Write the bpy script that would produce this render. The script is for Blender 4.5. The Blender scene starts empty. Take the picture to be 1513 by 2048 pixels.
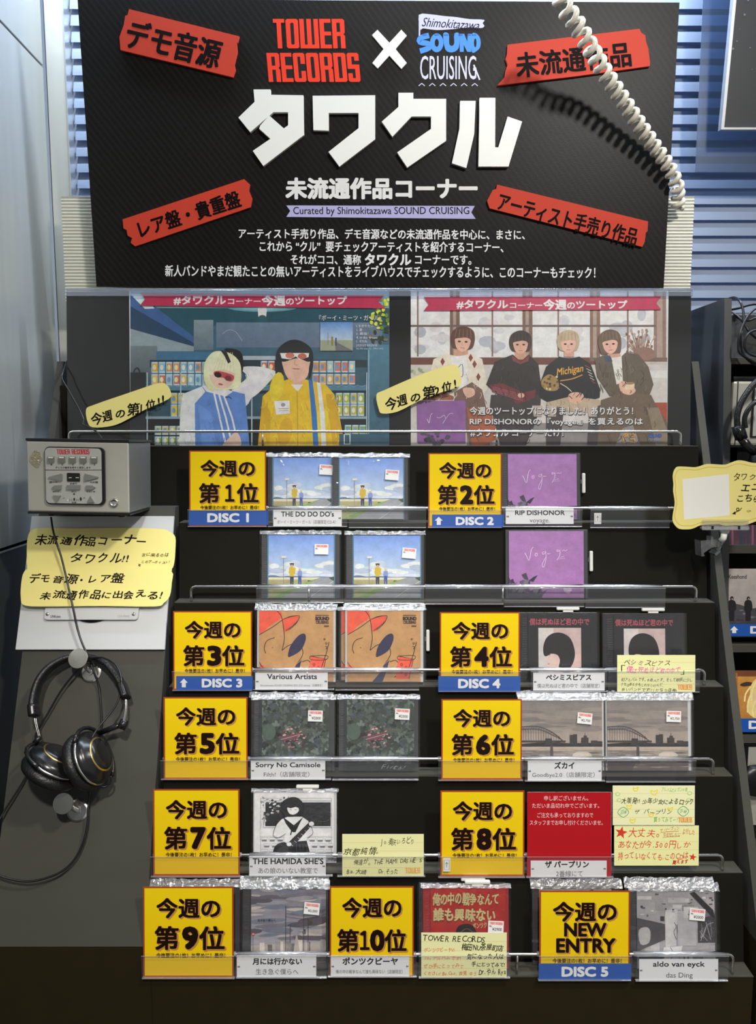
import bpy, bmesh, math, random
from mathutils import Vector, Matrix
random.seed(7)

# ---------------------------------------------------------------- camera, world, lights, exposure
F = 1530.0                      # focal length in pixels of the 1513 x 2048 frame
CZ = 1.55                       # camera height
TH = math.radians(6.5)          # camera pitched down
sc = bpy.context.scene
COL = sc.collection
cam_d = bpy.data.cameras.new('camera'); cam = bpy.data.objects.new('camera', cam_d); COL.objects.link(cam)
cam_d.sensor_fit = 'VERTICAL'; cam_d.sensor_height = 36.0; cam_d.sensor_width = 36.0
cam_d.lens = F / 2048.0 * 36.0; cam_d.clip_start = 0.05
cam.location = (0, 0, CZ); cam.rotation_euler = (math.pi / 2 - TH, 0, 0)
sc.camera = cam
sc.cycles.transparent_max_bounces = 32
sc.view_settings.view_transform = 'Standard'; sc.view_settings.look = 'None'
sc.view_settings.exposure = 0.2; sc.view_settings.gamma = 1.0
try: sc.view_settings.use_curve_mapping = False
except Exception: pass
wd = bpy.data.worlds.new('store_ambient'); sc.world = wd; wd.use_nodes = True
wb = wd.node_tree.nodes['Background']; wb.inputs[0].default_value = (0.93, 0.94, 0.93, 1); wb.inputs[1].default_value = 0.33

def lamp(name, loc, target, watts, size=0.09, angle=95, color=(1.0, 0.965, 0.90)):
    """a ceiling spotlight: the light and its visible fitting"""
    d = bpy.data.lights.new(name + '_light', 'SPOT'); d.energy = watts; d.shadow_soft_size = size
    d.spot_size = math.radians(angle); d.spot_blend = 0.6; d.color = color
    o = bpy.data.objects.new(name + '_light', d); COL.objects.link(o)
    o.location = loc
    o.rotation_euler = (Vector(target) - Vector(loc)).to_track_quat('-Z', 'Y').to_euler()
    return o
lamp('spotlight', (-0.95, 0.12, 2.83), (-0.3, 1.4, 0.9), 112, 0.028)
lamp('spotlight', (0.85, 0.08, 2.83), (0.25, 1.4, 0.95), 94, 0.085)
lamp('spotlight', (0.0, -0.75, 2.83), (0.0, 1.15, 0.42), 165, 0.07, 48)
lamp('spotlight', (0.05, 0.62, 2.83), (0.0, 1.6, 1.7), 8, 0.05, 80)
# cool area light added above the blind to brighten its slats
ld = bpy.data.lights.new('blind_top_fill', 'AREA'); ld.shape = 'RECTANGLE'; ld.size = 2.6; ld.size_y = 0.05; ld.energy = 36
ld.color = (0.72, 0.84, 1.0)
lo = bpy.data.objects.new('blind_top_fill', ld); COL.objects.link(lo); lo.location = (0.3, 1.56, 2.70)
lo.rotation_euler = (math.radians(14), 0, 0)
# blue backlight added between blind and back wall, a fill for the slats
ld2 = bpy.data.lights.new('blind_back_fill', 'AREA'); ld2.shape = 'RECTANGLE'; ld2.size = 2.3; ld2.size_y = 2.7; ld2.energy = 11; ld2.color = (0.60, 0.76, 1.0)
lo2 = bpy.data.objects.new('blind_back_fill', ld2); COL.objects.link(lo2); lo2.location = (0.5, 1.885, 1.5); lo2.rotation_euler = (math.radians(-90), 0, 0)

# ---------------------------------------------------------------- geometry helpers
def ray(px, py):
    u = (px - 756.5) / F; v = (py - 1024.0) / F
    return Vector((u, math.cos(TH) - v * math.sin(TH), -math.sin(TH) - v * math.cos(TH)))

class Plane:
    """plane that contains the x direction: Y = y0 + s (Z - z0)"""
    def __init__(self, y0, z0=CZ, s=0.0):
        self.y0, self.z0, self.s = y0, z0, s
        n = math.sqrt(1 + s * s)
        self.ex = Vector((1, 0, 0)); self.ey = Vector((0, s, 1)) / n; self.n = Vector((0, -1, s)) / n
    def hit(self, px, py):
        d = ray(px, py)
        t = (self.y0 + self.s * (CZ - self.z0)) / (d.y - self.s * d.z)
        return Vector((0, 0, CZ)) + d * t
    def off(self, a):
        """the same plane moved a metres towards the room"""
        p = Vector((0, self.y0, self.z0)) + self.n * a
        return Plane(p.y, p.z, self.s)
    def pt(self, px, py, a=0.0):
        return self.off(a).hit(px, py)

def lin(c): return c / 12.92 if c <= 0.04045 else ((c + 0.055) / 1.055) ** 2.4
GAIN = 1.25
def hexc(h, g=None):
    g = GAIN if g is None else g
    return tuple(min(0.86, lin(int(h[i:i + 2], 16) / 255.0) * g) for i in (0, 2, 4))

class MB:
    def __init__(self): self.v = []; self.f = []; self.m = []; self.sm = []
    def add(self, vs, fs, mi=0, smooth=False):
        b = len(self.v); self.v += [tuple(x) for x in vs]
        for f in fs: self.f.append([b + i for i in f]); self.m.append(mi); self.sm.append(smooth)
    def box(self, x0, x1, y0, y1, z0, z1, mi=0, bev=0.0):
        if bev > 0:
            bm = bmesh.new(); bmesh.ops.create_cube(bm, size=1.0)
            for v in bm.verts:
                v.co = Vector(((x0 + x1) / 2 + v.co.x * (x1 - x0), (y0 + y1) / 2 + v.co.y * (y1 - y0), (z0 + z1) / 2 + v.co.z * (z1 - z0)))
            bmesh.ops.bevel(bm, geom=bm.edges[:], offset=bev, segments=2, affect='EDGES', profile=0.5)
            self.from_bm(bm, mi); bm.free(); return self
        v = [(x0, y0, z0), (x1, y0, z0), (x1, y1, z0), (x0, y1, z0), (x0, y0, z1), (x1, y0, z1), (x1, y1, z1), (x0, y1, z1)]
        self.add(v, [(3, 2, 1, 0), (4, 5, 6, 7), (0, 1, 5, 4), (1, 2, 6, 5), (2, 3, 7, 6), (3, 0, 4, 7)], mi); return self
    def from_bm(self, bm, mi=0, smooth=False):
        bm.verts.index_update(); self.add([v.co for v in bm.verts], [[v.index for v in f.verts] for f in bm.faces], mi, smooth)
    def prism(self, pts, z0, z1, mi=0, side_mi=None):
        """pts: 2D outline (any winding) in local xy, extruded along z"""
        a = sum(pts[i][0] * pts[(i + 1) % len(pts)][1] - pts[(i + 1) % len(pts)][0] * pts[i][1] for i in range(len(pts)))
        if a < 0: pts = pts[::-1]
        n = len(pts)
        bm = bmesh.new(); top = [bm.verts.new((p[0], p[1], z1)) for p in pts]; bot = [bm.verts.new((p[0], p[1], z0)) for p in pts]
        ft = bm.faces.new(top); fb = bm.faces.new(bot[::-1]); bm.normal_update()
        bmesh.ops.triangulate(bm, faces=[ft, fb])
        bm.verts.index_update(); self.from_bm(bm, mi)
        self.add([v.co for v in top] + [v.co for v in bot], [(i, n + i, n + (i + 1) % n, (i + 1) % n) for i in range(n)], mi if side_mi is None else side_mi)
        bm.free(); return self
    def yzprism(self, pts, x0, x1, mi=0):
        """profile in (y,z) extruded along x"""
        n = len(pts); a = [(x0, p[0], p[1]) for p in pts]; b = [(x1, p[0], p[1]) for p in pts]
        self.add(a + b, [list(range(n))[::-1], list(range(n, 2 * n))] + [(i, (i + 1) % n, n + (i + 1) % n, n + i) for i in range(n)], mi); return self
    def tube(self, pts, r, seg=8, closed=False, mi=0, flat=None, flat_dir=None):
        pts = [Vector(p) for p in pts]; n = len(pts); vs = []; up = None
        for i, p in enumerate(pts):
            t = (pts[(i + 1) % n] - pts[i - 1]) if closed else (pts[min(i + 1, n - 1)] - pts[max(i - 1, 0)])
            if t.length < 1e-9: t = Vector((0, 0, 1))
            t.normalize()
            if flat_dir is not None:
                a = Vector(flat_dir); a = (a - t * a.dot(t)).normalized()
            elif up is None:
                a = t.orthogonal().normalized()
            else:
                a = (up - t * up.dot(t)); a = a.normalized() if a.length > 1e-6 else t.orthogonal().normalized()
            up = a; b = t.cross(a); rr = r(i / max(1, n - 1)) if callable(r) else r
            fl = 1.0 if flat is None else flat
            for k in range(seg):
                an = 2 * math.pi * k / seg
                vs.append(p + a * (rr * fl * math.cos(an)) + b * (rr * math.sin(an)))
        fs = []
        for i in range(n if closed else n - 1):
            j = (i + 1) % n
            for k in range(seg):
                fs.append((i * seg + k, i * seg + (k + 1) % seg, j * seg + (k + 1) % seg, j * seg + k))
        if not closed:
            fs.append(list(range(seg))[::-1]); fs.append([(n - 1) * seg + k for k in range(seg)])
        self.add(vs, fs, mi, True); return self
    def lathe(self, prof, c, axis, seg=24, mi=0, smooth=True):
        """prof: list of (radius, height) about axis at c"""
        axis = Vector(axis).normalized(); a = axis.orthogonal().normalized(); b = axis.cross(a); c = Vector(c); vs = []; fs = []
        for (r, h) in prof:
            for k in range(seg):
                an = 2 * math.pi * k / seg
                vs.append(c + axis * h + a * (r * math.cos(an)) + b * (r * math.sin(an)))
        m = len(prof)
        for i in range(m - 1):
            for k in range(seg):
                fs.append((i * seg + k, i * seg + (k + 1) % seg, (i + 1) * seg + (k + 1) % seg, (i + 1) * seg + k))
        fs.append(list(range(seg))[::-1]); fs.append([(m - 1) * seg + k for k in range(seg)])
        self.add(vs, fs, mi, smooth); return self
    def build(self, name, mats, parent=None, kind=None):
        me = bpy.data.meshes.new(name); me.from_pydata(self.v, [], self.f)
        if not isinstance(mats, (list, tuple)): mats = [mats]
        for m in mats: me.materials.append(m)
        me.polygons.foreach_set('material_index', self.m); me.polygons.foreach_set('use_smooth', self.sm)
        me.update()
        o = bpy.data.objects.new(name, me); COL.objects.link(o)
        if parent is not None: o.parent = parent
        if kind: o['kind'] = kind
        return o

def tag(o, label, cat, group=None):
    o['label'] = label; o['category'] = cat
    if group: o['group'] = group
    return o
def thing(name, label, cat, mat=None, group=None):
    o = bpy.data.objects.new(name, None); COL.objects.link(o); o.empty_display_size = 0.05
    if mat is not None: o.matrix_world = mat
    return tag(o, label, cat, group)
def basis(pl, origin, roll=0.0):
    ex, ey, n = pl.ex, pl.ey, pl.n
    c, s = math.cos(roll), math.sin(roll)
    x = ex * c + ey * s; y = ey * c - ex * s
    m = Matrix(((x.x, y.x, n.x, origin.x), (x.y, y.y, n.y, origin.y), (x.z, y.z, n.z, origin.z), (0, 0, 0, 1)))
    return m
def copy_tree(o, parent=None):
    c = o.copy(); COL.objects.link(c)
    if parent is not None: c.parent = parent
    for ch in list(o.children): copy_tree(ch, c)
    return c

# ---------------------------------------------------------------- materials
def nt(name):
    m = bpy.data.materials.new(name); m.use_nodes = True
    return m, m.node_tree.nodes, m.node_tree.links
def pm(name, col, rough=0.5, metal=0.0, spec=0.5, coat=0.0, vary=0.08, nscale=30.0, bump=0.0, bscale=200.0, stretch=(1, 1, 1), emit=0.0):
    """principled with a procedural colour variation and fine bump"""
    if isinstance(col, str): col = hexc(col)
    m, N, L = nt(name); b = N['Principled BSDF']
    b.inputs['Roughness'].default_value = rough; b.inputs['Metallic'].default_value = metal
    b.inputs['Specular IOR Level'].default_value = spec; b.inputs['Coat Weight'].default_value = coat
    b.inputs['Coat Roughness'].default_value = 0.08
    tc = N.new('ShaderNodeTexCoord'); mp = N.new('ShaderNodeMapping'); mp.inputs['Scale'].default_value = stretch
    L.new(tc.outputs['Object'], mp.inputs[0])
    no = N.new('ShaderNodeTexNoise'); no.inputs['Scale'].default_value = nscale; no.inputs['Detail'].default_value = 3; L.new(mp.outputs[0], no.inputs['Vector'])
    mx = N.new('ShaderNodeMix'); mx.data_type = 'RGBA'
    mx.inputs['A'].default_value = (*[c * (1 - vary) for c in col], 1); mx.inputs['B'].default_value = (*[min(0.95, c * (1 + vary)) for c in col], 1)
    L.new(no.outputs['Fac'], mx.inputs['Factor']); L.new(mx.outputs['Result'], b.inputs['Base Color'])
    if bump > 0:
        n2 = N.new('ShaderNodeTexNoise'); n2.inputs['Scale'].default_value = bscale; L.new(mp.outputs[0], n2.inputs['Vector'])
        bp = N.new('ShaderNodeBump'); bp.inputs['Strength'].default_value = bump; bp.inputs['Distance'].default_value = 0.002
        L.new(n2.outputs['Fac'], bp.inputs['Height']); L.new(bp.outputs[0], b.inputs['Normal'])
    if emit: b.inputs['Emission Color'].default_value = (*col, 1); b.inputs['Emission Strength'].default_value = emit
    return m
def printmat(name, rough=0.5, coat=0.0, grain=0.0, gscale=400.0, spec=0.4):
    """flat print: the colour comes from the mesh's own ink colours"""
    m, N, L = nt(name); b = N['Principled BSDF']
    b.inputs['Roughness'].default_value = rough; b.inputs['Coat Weight'].default_value = coat; b.inputs['Coat Roughness'].default_value = 0.06
    b.inputs['Specular IOR Level'].default_value = spec
    at = N.new('ShaderNodeAttribute'); at.attribute_name = 'Ink'
    if grain > 0:
        tc = N.new('ShaderNodeTexCoord'); no = N.new('ShaderNodeTexNoise'); no.inputs['Scale'].default_value = gscale; no.inputs['Detail'].default_value = 4
        L.new(tc.outputs['Object'], no.inputs['Vector'])
        mr = N.new('ShaderNodeMapRange'); mr.inputs[1].default_value = 0.3; mr.inputs[2].default_value = 0.7; mr.inputs[3].default_value = 1 - grain; mr.inputs[4].default_value = 1 + grain
        n2 = N.new('ShaderNodeTexNoise'); n2.inputs['Scale'].default_value = gscale * .13; n2.inputs['Detail'].default_value = 5; n2.inputs['Roughness'].default_value = .6; L.new(tc.outputs['Object'], n2.inputs['Vector'])
        av = N.new('ShaderNodeMath'); av.operation = 'MULTIPLY_ADD'; av.inputs[1].default_value = .3; L.new(no.outputs['Fac'], av.inputs[0])
        a2 = N.new('ShaderNodeMath'); a2.operation = 'MULTIPLY'; a2.inputs[1].default_value = .7; L.new(n2.outputs['Fac'], a2.inputs[0]); L.new(a2.outputs[0], av.inputs[2])
        L.new(av.outputs[0], mr.inputs[0])
        vm = N.new('ShaderNodeVectorMath'); vm.operation = 'SCALE'; L.new(at.outputs['Color'], vm.inputs[0]); L.new(mr.outputs[0], vm.inputs['Scale'])
        L.new(vm.outputs[0], b.inputs['Base Color'])
    else: L.new(at.outputs['Color'], b.inputs['Base Color'])
    return m
def clearmat(name, tint=(0.95, 0.96, 0.97), rough=0.05, gain=1.0, haze=0.03, wrinkle=0.0, wscale=60.0, hazecol=(0.8, 0.82, 0.85)):
    """clear plastic: transparent, a fresnel gloss and a trace of milky haze"""
    m, N, L = nt(name); N.remove(N['Principled BSDF']); out = N['Material Output']
    tr = N.new('ShaderNodeBsdfTransparent'); tr.inputs[0].default_value = (*tint, 1)
    gl = N.new('ShaderNodeBsdfGlossy'); gl.inputs['Roughness'].default_value = rough; gl.inputs[0].default_value = (1, 1, 1, 1)
    df = N.new('ShaderNodeBsdfDiffuse'); df.inputs[0].default_value = (*hazecol, 1)
    m1 = N.new('ShaderNodeMixShader'); m1.inputs[0].default_value = haze; L.new(tr.outputs[0], m1.inputs[1]); L.new(df.outputs[0], m1.inputs[2])
    fr = N.new('ShaderNodeLayerWeight'); fr.inputs['Blend'].default_value = 0.5       # Schlick: the same from both sides of a thin sheet
    pw = N.new('ShaderNodeMath'); pw.operation = 'POWER'; pw.inputs[1].default_value = 4.5; L.new(fr.outputs['Facing'], pw.inputs[0])
    ma = N.new('ShaderNodeMath'); ma.operation = 'MULTIPLY_ADD'; ma.inputs[1].default_value = 0.93; ma.inputs[2].default_value = 0.038; L.new(pw.outputs[0], ma.inputs[0])
    mu = N.new('ShaderNodeMath'); mu.operation = 'MULTIPLY'; mu.inputs[1].default_value = gain; mu.use_clamp = True; L.new(ma.outputs[0], mu.inputs[0])
    m2 = N.new('ShaderNodeMixShader'); L.new(mu.outputs[0], m2.inputs[0]); L.new(m1.outputs[0], m2.inputs[1]); L.new(gl.outputs[0], m2.inputs[2])
    if wrinkle > 0:
        tc = N.new('ShaderNodeTexCoord'); no = N.new('ShaderNodeTexNoise'); no.inputs['Scale'].default_value = wscale; no.inputs['Detail'].default_value = 2; no.inputs['Distortion'].default_value = 1.5
        L.new(tc.outputs['Object'], no.inputs['Vector'])
        bp = N.new('ShaderNodeBump'); bp.inputs['Strength'].default_value = wrinkle; bp.inputs['Distance'].default_value = 0.004; L.new(no.outputs['Fac'], bp.inputs['Height'])
        for g in (gl, df): L.new(bp.outputs[0], g.inputs['Normal'])
        L.new(bp.outputs[0], fr.inputs['Normal'])
    L.new(m2.outputs[0], out.inputs['Surface'])
    return m

M = {}
M['rack'] = pm('rack_grey_laminate', (0.066, 0.064, 0.052), 0.5, spec=.3, vary=0.06, bump=0.05, bscale=300)
M['riser'] = pm('riser_black_laminate', (0.0115, 0.011, 0.008), 0.6, spec=0.08, vary=0.12, bump=0.05)
M['base'] = pm('base_brown_laminate', (0.022, 0.0165, 0.007), 0.6, spec=0.1, vary=0.1)
M['side'] = pm('side_panel_laminate', (0.056, 0.055, 0.046), 0.5, spec=.3, vary=0.06)
M['steel'] = pm('chromed_steel', (0.78, 0.76, 0.72), 0.22, 1.0, vary=0.04)
M['brushed'] = pm('brushed_steel', (0.62, 0.61, 0.56), 0.33, 1.0, vary=0.06, stretch=(1, 1, 14), nscale=60)
M['black'] = pm('black_plastic', (0.008, 0.008, 0.009), 0.25, vary=0.2)
M['rubber'] = pm('black_rubber', (0.007, 0.007, 0.008), 0.35, vary=0.2)
M['leather'] = pm('black_leatherette', (0.008, 0.008, 0.009), 0.4, vary=0.3, bump=0.5, bscale=300)
M['gold'] = pm('gold_ring', (0.75, 0.55, 0.20), 0.3, 1.0)
M['white'] = pm('white_plastic', (0.74, 0.73, 0.68), 0.4, vary=0.03)
M['cream'] = pm('cream_cord', (0.60, 0.56, 0.46), 0.35, vary=0.05)
M['paper'] = pm('white_paper', (0.78, 0.79, 0.80), 0.6, vary=0.02)
M['ypaper'] = pm('yellow_paper', (0.86, 0.75, 0.25), 0.6, vary=0.03, nscale=12)
M['print'] = printmat('print_matte', 0.65, spec=0.1)
M['laminated'] = printmat('print_laminated', 0.5, coat=0.14, spec=0.12)
M['photo'] = printmat('print_photo', 0.4, coat=0.1, grain=0.17, gscale=420)
M['photo2'] = printmat('print_photo_rough', 0.4, coat=0.2, grain=0.45, gscale=150)
M['clear'] = clearmat('clear_acrylic', gain=1.3, haze=0.02)
M['pane'] = clearmat('clear_holder', (0.985, 0.985, 0.99), 0.12, 0.7, 0.022, hazecol=(0.6, 0.62, 0.70))
M['curl'] = clearmat('clear_curl', (0.9, 0.9, 0.93), 0.14, 5.0, 0.22)
M['shell'] = clearmat('jewel_case', (0.995, 0.995, 0.995), 0.05, 0.8, 0.006)
M['sleeve'] = clearmat('sleeve_film', (0.995, 0.995, 0.995), 0.10, 1.1, 0.008, wrinkle=0.5, wscale=38)
M['flap'] = clearmat('sleeve_flap', (0.92, 0.92, 0.94), 0.16, 5.0, 0.26, wrinkle=0.9, wscale=90)
M['clamp'] = clearmat('clamp_plastic', (0.90, 0.90, 0.88), 0.08, 2.5, 0.05)

# ---------------------------------------------------------------- text and flat print
_tc = {}
def glyphs(body, bold=0.0, res=3, shear=0.0):
    key = (body, bold, res, shear)
    if key in _tc: return _tc[key]
    c = bpy.data.curves.new('glyph', 'FONT'); c.body = body; c.size = 1; c.resolution_u = res; c.offset = bold; c.shear = shear
    o = bpy.data.objects.new('glyph', c); me = bpy.data.meshes.new_from_object(o)
    vs = [(v.co.x, v.co.y) for v in me.vertices]; fs = [list(p.vertices) for p in me.polygons]
    bpy.data.objects.remove(o); bpy.data.curves.remove(c); bpy.data.meshes.remove(me)
    _tc[key] = (vs, fs); return _tc[key]
def _adv(ch):
    if ord(ch) > 0x2000 and ch not in '“”': return 1.0
    return {' ': 0.34, 'M': 0.86, 'W': 0.92, 'i': 0.28, 'l': 0.28, '.': 0.32, '!': 0.34, ',': 0.3}.get(ch, 0.66 if ch.isupper() or ch.isdigit() else 0.56)
def hand_glyphs(body, bold, rnd, amt):
    V = []; Fs = []; x = 0.0
    for ch in body:
        if ch != ' ':
            vs, fs = glyphs(ch, bold, 2)
            a = rnd.uniform(-1, 1) * 0.16 * amt; sx = 1 + rnd.uniform(-0.16, 0.14) * amt; sy = 1 + rnd.uniform(-0.2, 0.12) * amt; dy = rnd.uniform(-0.08, 0.08) * amt; sh = 0.18 * amt
            b = len(V)
            for (u, v) in vs:
                u2 = u * sx + v * sh; v2 = v * sy
                V.append((x + u2 * math.cos(a) - v2 * math.sin(a), dy + u2 * math.sin(a) + v2 * math.cos(a)))
            Fs += [[b + i for i in f] for f in fs]
        x += _adv(ch) * (1 + rnd.uniform(-0.08, 0.08) * amt)
    return V, Fs
def smooth_closed(pts, n=5, closed=True):
    out = []; m = len(pts)
    rng = range(m) if closed else range(m - 1)
    for i in rng:
        g = (lambda k: pts[k % m]) if closed else (lambda k: pts[max(0, min(m - 1, k))])
        p0, p1, p2, p3 = g(i - 1), g(i), g(i + 1), g(i + 2)
        for j in range(n):
            t = j / n
            out.append(tuple(0.5 * ((2 * p1[k]) + (-p0[k] + p2[k]) * t + (2 * p0[k] - 5 * p1[k] + 4 * p2[k] - p3[k]) * t * t + (-p0[k] + 3 * p1[k] - 3 * p2[k] + p3[k]) * t ** 3) for k in range(len(p1))))
    if not closed: out.append(tuple(pts[-1]))
    return out

class Art:
    """flat print drawn in the photograph's pixel units and mapped onto a sheet"""
    DZ = 1.6e-5
    def __init__(self, fn, z=0.0004, g=None):
        self.fn = fn; self.z = z; self.k = 0; self.v = []; self.f = []; self.c = []; self.rnd = random.Random(11); self.g = g; self.clip = None
    def _add(self, pts, fs, cols):
        b = len(self.v); z = self.z + self.k * self.DZ; self.k += 1
        for p in pts:
            if self.clip: p = (min(max(p[0], self.clip[0]), self.clip[2]), min(max(p[1], self.clip[1]), self.clip[3]))
            q = self.fn(p[0], p[1]); self.v.append((q[0], q[1], z))
        if isinstance(cols, str): cc = hexc(cols, self.g); cols = None
        for f in fs:
            P = [self.v[b + i] for i in f]
            a = sum(P[i][0] * P[(i + 1) % len(P)][1] - P[(i + 1) % len(P)][0] * P[i][1] for i in range(len(P)))
            if a < 0: f = f[::-1]
            self.f.append([b + i for i in f])
            self.c.append([cc if cols is None else cols[i] for i in f])
        return self
    def poly(self, pts, col):
        n = len(pts)
        if n <= 4: return self._add(pts, [list(range(n))], col)
        bm = bmesh.new(); vs = [bm.verts.new((p[0], p[1], 0)) for p in pts]
        f = bm.faces.new(vs); bm.normal_update(); bmesh.ops.triangulate(bm, faces=[f]); bm.verts.index_update()
        fs = [[v.index for v in t.verts] for t in bm.faces]; bm.free()
        return self._add(pts, fs, col)
    def blob(self, pts, col, n=4): return self.poly(smooth_closed(pts, n), col)
    def rect(self, x0, y0, x1, y1, col, col2=None, horiz=False):
        p = [(x0, y0), (x1, y0), (x1, y1), (x0, y1)]
        if col2 is None: return self._add(p, [[0, 1, 2, 3]], col)
        a, b = hexc(col, self.g), hexc(col2, self.g)
        return self._add(p, [[0, 1, 2, 3]], [a, b, b, a] if horiz else [a, a, b, b])
    def ell(self, cx, cy, rx, ry, col, n=18, rot=0.0, col2=None):
        c, s = math.cos(rot), math.sin(rot); pts = []
        for i in range(n):
            a = 2 * math.pi * i / n; x = rx * math.cos(a); y = ry * math.sin(a); pts.append((cx + x * c - y * s, cy + x * s + y * c))
        if col2:
            A, B = hexc(col, self.g), hexc(col2, self.g); pts.append((cx, cy))
            return self._add(pts, [[i, (i + 1) % n, n] for i in range(n)], [B] * n + [A])
        return self._add(pts, [list(range(n))], col)
    def line(self, pts, w, col, smooth=0, closed=False):
        if smooth: pts = smooth_closed(pts, smooth, closed)
        n = len(pts); L = []; R = []
        for i in range(n):
            a = pts[(i - 1) % n] if closed else pts[max(i - 1, 0)]; b = pts[(i + 1) % n] if closed else pts[min(i + 1, n - 1)]
            dx, dy = b[0] - a[0], b[1] - a[1]; d = math.hypot(dx, dy) or 1; nx, ny = -dy / d * w / 2, dx / d * w / 2
            L.append((pts[i][0] + nx, pts[i][1] + ny)); R.append((pts[i][0] - nx, pts[i][1] - ny))
        m = n if closed else n - 1
        return self._add(L + R, [[i, (i + 1) % n, n + (i + 1) % n, n + i] for i in range(m)], col)
    def text(self, s, x, y, w, h, col, bold=0.0, ang=0.0, hand=0.0, shear=0.0, res=3):
        """ink box x,y (top left),w,h in pixels, turned by ang degrees about its top left corner"""
        vs, fs = hand_glyphs(s, 0.0, self.rnd, hand) if hand else glyphs(s, 0.0, res, shear)
        if not vs: return self
        x0 = min(v[0] for v in vs); x1 = max(v[0] for v in vs); y0 = min(v[1] for v in vs); y1 = max(v[1] for v in vs)
        c, sn = math.cos(math.radians(ang)), math.sin(math.radians(ang)); P = []
        for (u, v) in vs:
            a = (u - x0) / max(1e-6, x1 - x0) * w; b = (y1 - v) / max(1e-6, y1 - y0) * h
            P.append((x + a * c - b * sn, y + a * sn + b * c))
        if bold > 0 and (x1 - x0) > 0:
            bx = by = bold * 0.95 * min(w / (x1 - x0), h / max(1e-6, y1 - y0))
            sh = [(.7, .7), (-.7, -.7)] if bold <= 0.012 else [(.8, .8), (-.8, -.8), (.8, -.8), (-.8, .8)]
            if bold > 0.035: sh += [(1, 0), (-1, 0), (0, 1), (0, -1)]
            for dx, dy in sh: self._add([(p[0] + dx * bx, p[1] + dy * by) for p in P], fs, col)
        return self._add(P, fs, col)
    def build(self, name, mat, parent, loc=None, cap=0.0008):
        if self.k * self.DZ > cap:
            s_ = cap / (self.k * self.DZ); self.v = [(p[0], p[1], self.z + (p[2] - self.z) * s_) for p in self.v]
        me = bpy.data.meshes.new(name); me.from_pydata(self.v, [], self.f); me.materials.append(mat)
        at = me.color_attributes.new('Ink', 'FLOAT_COLOR', 'CORNER'); buf = []
        for cs in self.c:
            for c in cs: buf += [c[0], c[1], c[2], 1.0]
        at.data.foreach_set('color', buf); me.update()
        o = bpy.data.objects.new(name, me); COL.objects.link(o); o.parent = parent
        if loc: o.location = loc
        return o

def sheet_fn(pl, mw):
    """pixel -> local xy of an object lying on plane pl with matrix mw"""
    inv = mw.inverted()
    def fn(px, py):
        q = inv @ pl.hit(px, py); return (q.x, q.y)
    return fn
def box_fn(x0, y0, x1, y1, w, h, ox=0.0, oy=0.0):
    """design pixel box -> local rectangle w x h (y up)"""
    return lambda px, py: (ox + (px - x0) / (x1 - x0) * w, oy + (y1 - py) / (y1 - y0) * h)
def mw_of(pl, px, py, roll=0.0, X=None):
    p = pl.hit(px, py)
    if X is not None: p.x = X
    return basis(pl, p, roll)

# ---------------------------------------------------------------- the room shell
def struct(o): o['kind'] = 'structure'; return o
M['floor'] = pm('floor_vinyl', (0.10, 0.085, 0.07), 0.5, vary=0.15, nscale=6)
M['ceil'] = pm('ceiling_dark_paint', (0.10, 0.10, 0.10), 0.8)
M['backwall'] = pm('back_wall_paint', (0.20, 0.24, 0.30), 0.7)
M['column'] = pm('column_paint', (0.50, 0.49, 0.43), 0.55, vary=0.03)
M['wallmetal'] = pm('wall_metal_sheet', (0.43, 0.44, 0.41), 0.34, 0.45, vary=0.07, stretch=(1, 6, 0.4), nscale=8)
M['wallmetal_dark'] = pm('wall_metal_lower', (0.060, 0.068, 0.064), 0.42, 0.4, vary=0.07, stretch=(1, 6, 0.4), nscale=8)
M['seam'] = pm('seam_dark', (0.02, 0.02, 0.035), 0.5)
M['alu'] = pm('aluminium_edge', (0.62, 0.64, 0.66), 0.35, 0.8)
WX = -0.72; BY = 1.90
struct(MB().box(-1.2, 3.0, -2.6, 2.1, -0.02, 0.0).build('floor', M['floor']))
struct(MB().box(-1.2, 3.0, -2.6, 2.1, 2.95, 2.99).build('ceiling', M['ceil']))
struct(MB().box(-1.2, 3.0, BY, BY + 0.04, 0.0, 2.95).build('wall_back', M['backwall']))
# left wall: sheets of metal with recessed joints
up = Plane(1.0)
def wall_hit(px, py):
    d = ray(px, py); t = WX / d.x; return Vector((0, 0, CZ)) + d * t
zs_lo = (wall_hit(55, 1085).z + wall_hit(0, 1098).z) / 2; zs_hi = (wall_hit(86, 137).z + wall_hit(2, 40).z) / 2
wl = bpy.data.objects.new('wall_left', None); COL.objects.link(wl); struct(wl)
def wpanel(name, z0, z1, mat, x=WX):
    return MB().box(x - 0.02, x, -1.6, 1.742, z0, z1, bev=0.0012).build(name, mat, wl)
wpanel('panel', zs_hi + 0.003, 2.94, M['wallmetal']); wpanel('panel', zs_lo + 0.003, zs_hi - 0.002, M['wallmetal']); wpanel('panel', 0.002, zs_lo - 0.004, M['wallmetal_dark'])
MB().box(WX - 0.05, WX - 0.021, -1.6, 1.742, 0.0, 2.94).build('backing', M['seam'], wl)
MB().box(WX - 0.001, WX + 0.0015, -1.6, 1.742, zs_lo - 0.006, zs_lo - 0.003).build('joint_strip', M['alu'], wl)
# the column strip in the corner
c0 = Plane(1.75).hit(91, 100).x; c1 = Plane(1.75).hit(129.5, 100).x
col = struct(MB().box(c0, c1, 1.75, BY, 0.0, 2.945, bev=0.001).build('trim_1', M['column']))
MB().box(c1 - 0.0005, c1 + 0.0015, 1.7485, 1.80, 0.0, 2.944).build('edge_strip', M['alu'], col)
MB().box(WX - 0.001, c0 - 0.0005, 1.758, 1.79, 0.0, 2.944).build('joint', M['seam'], col)

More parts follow.
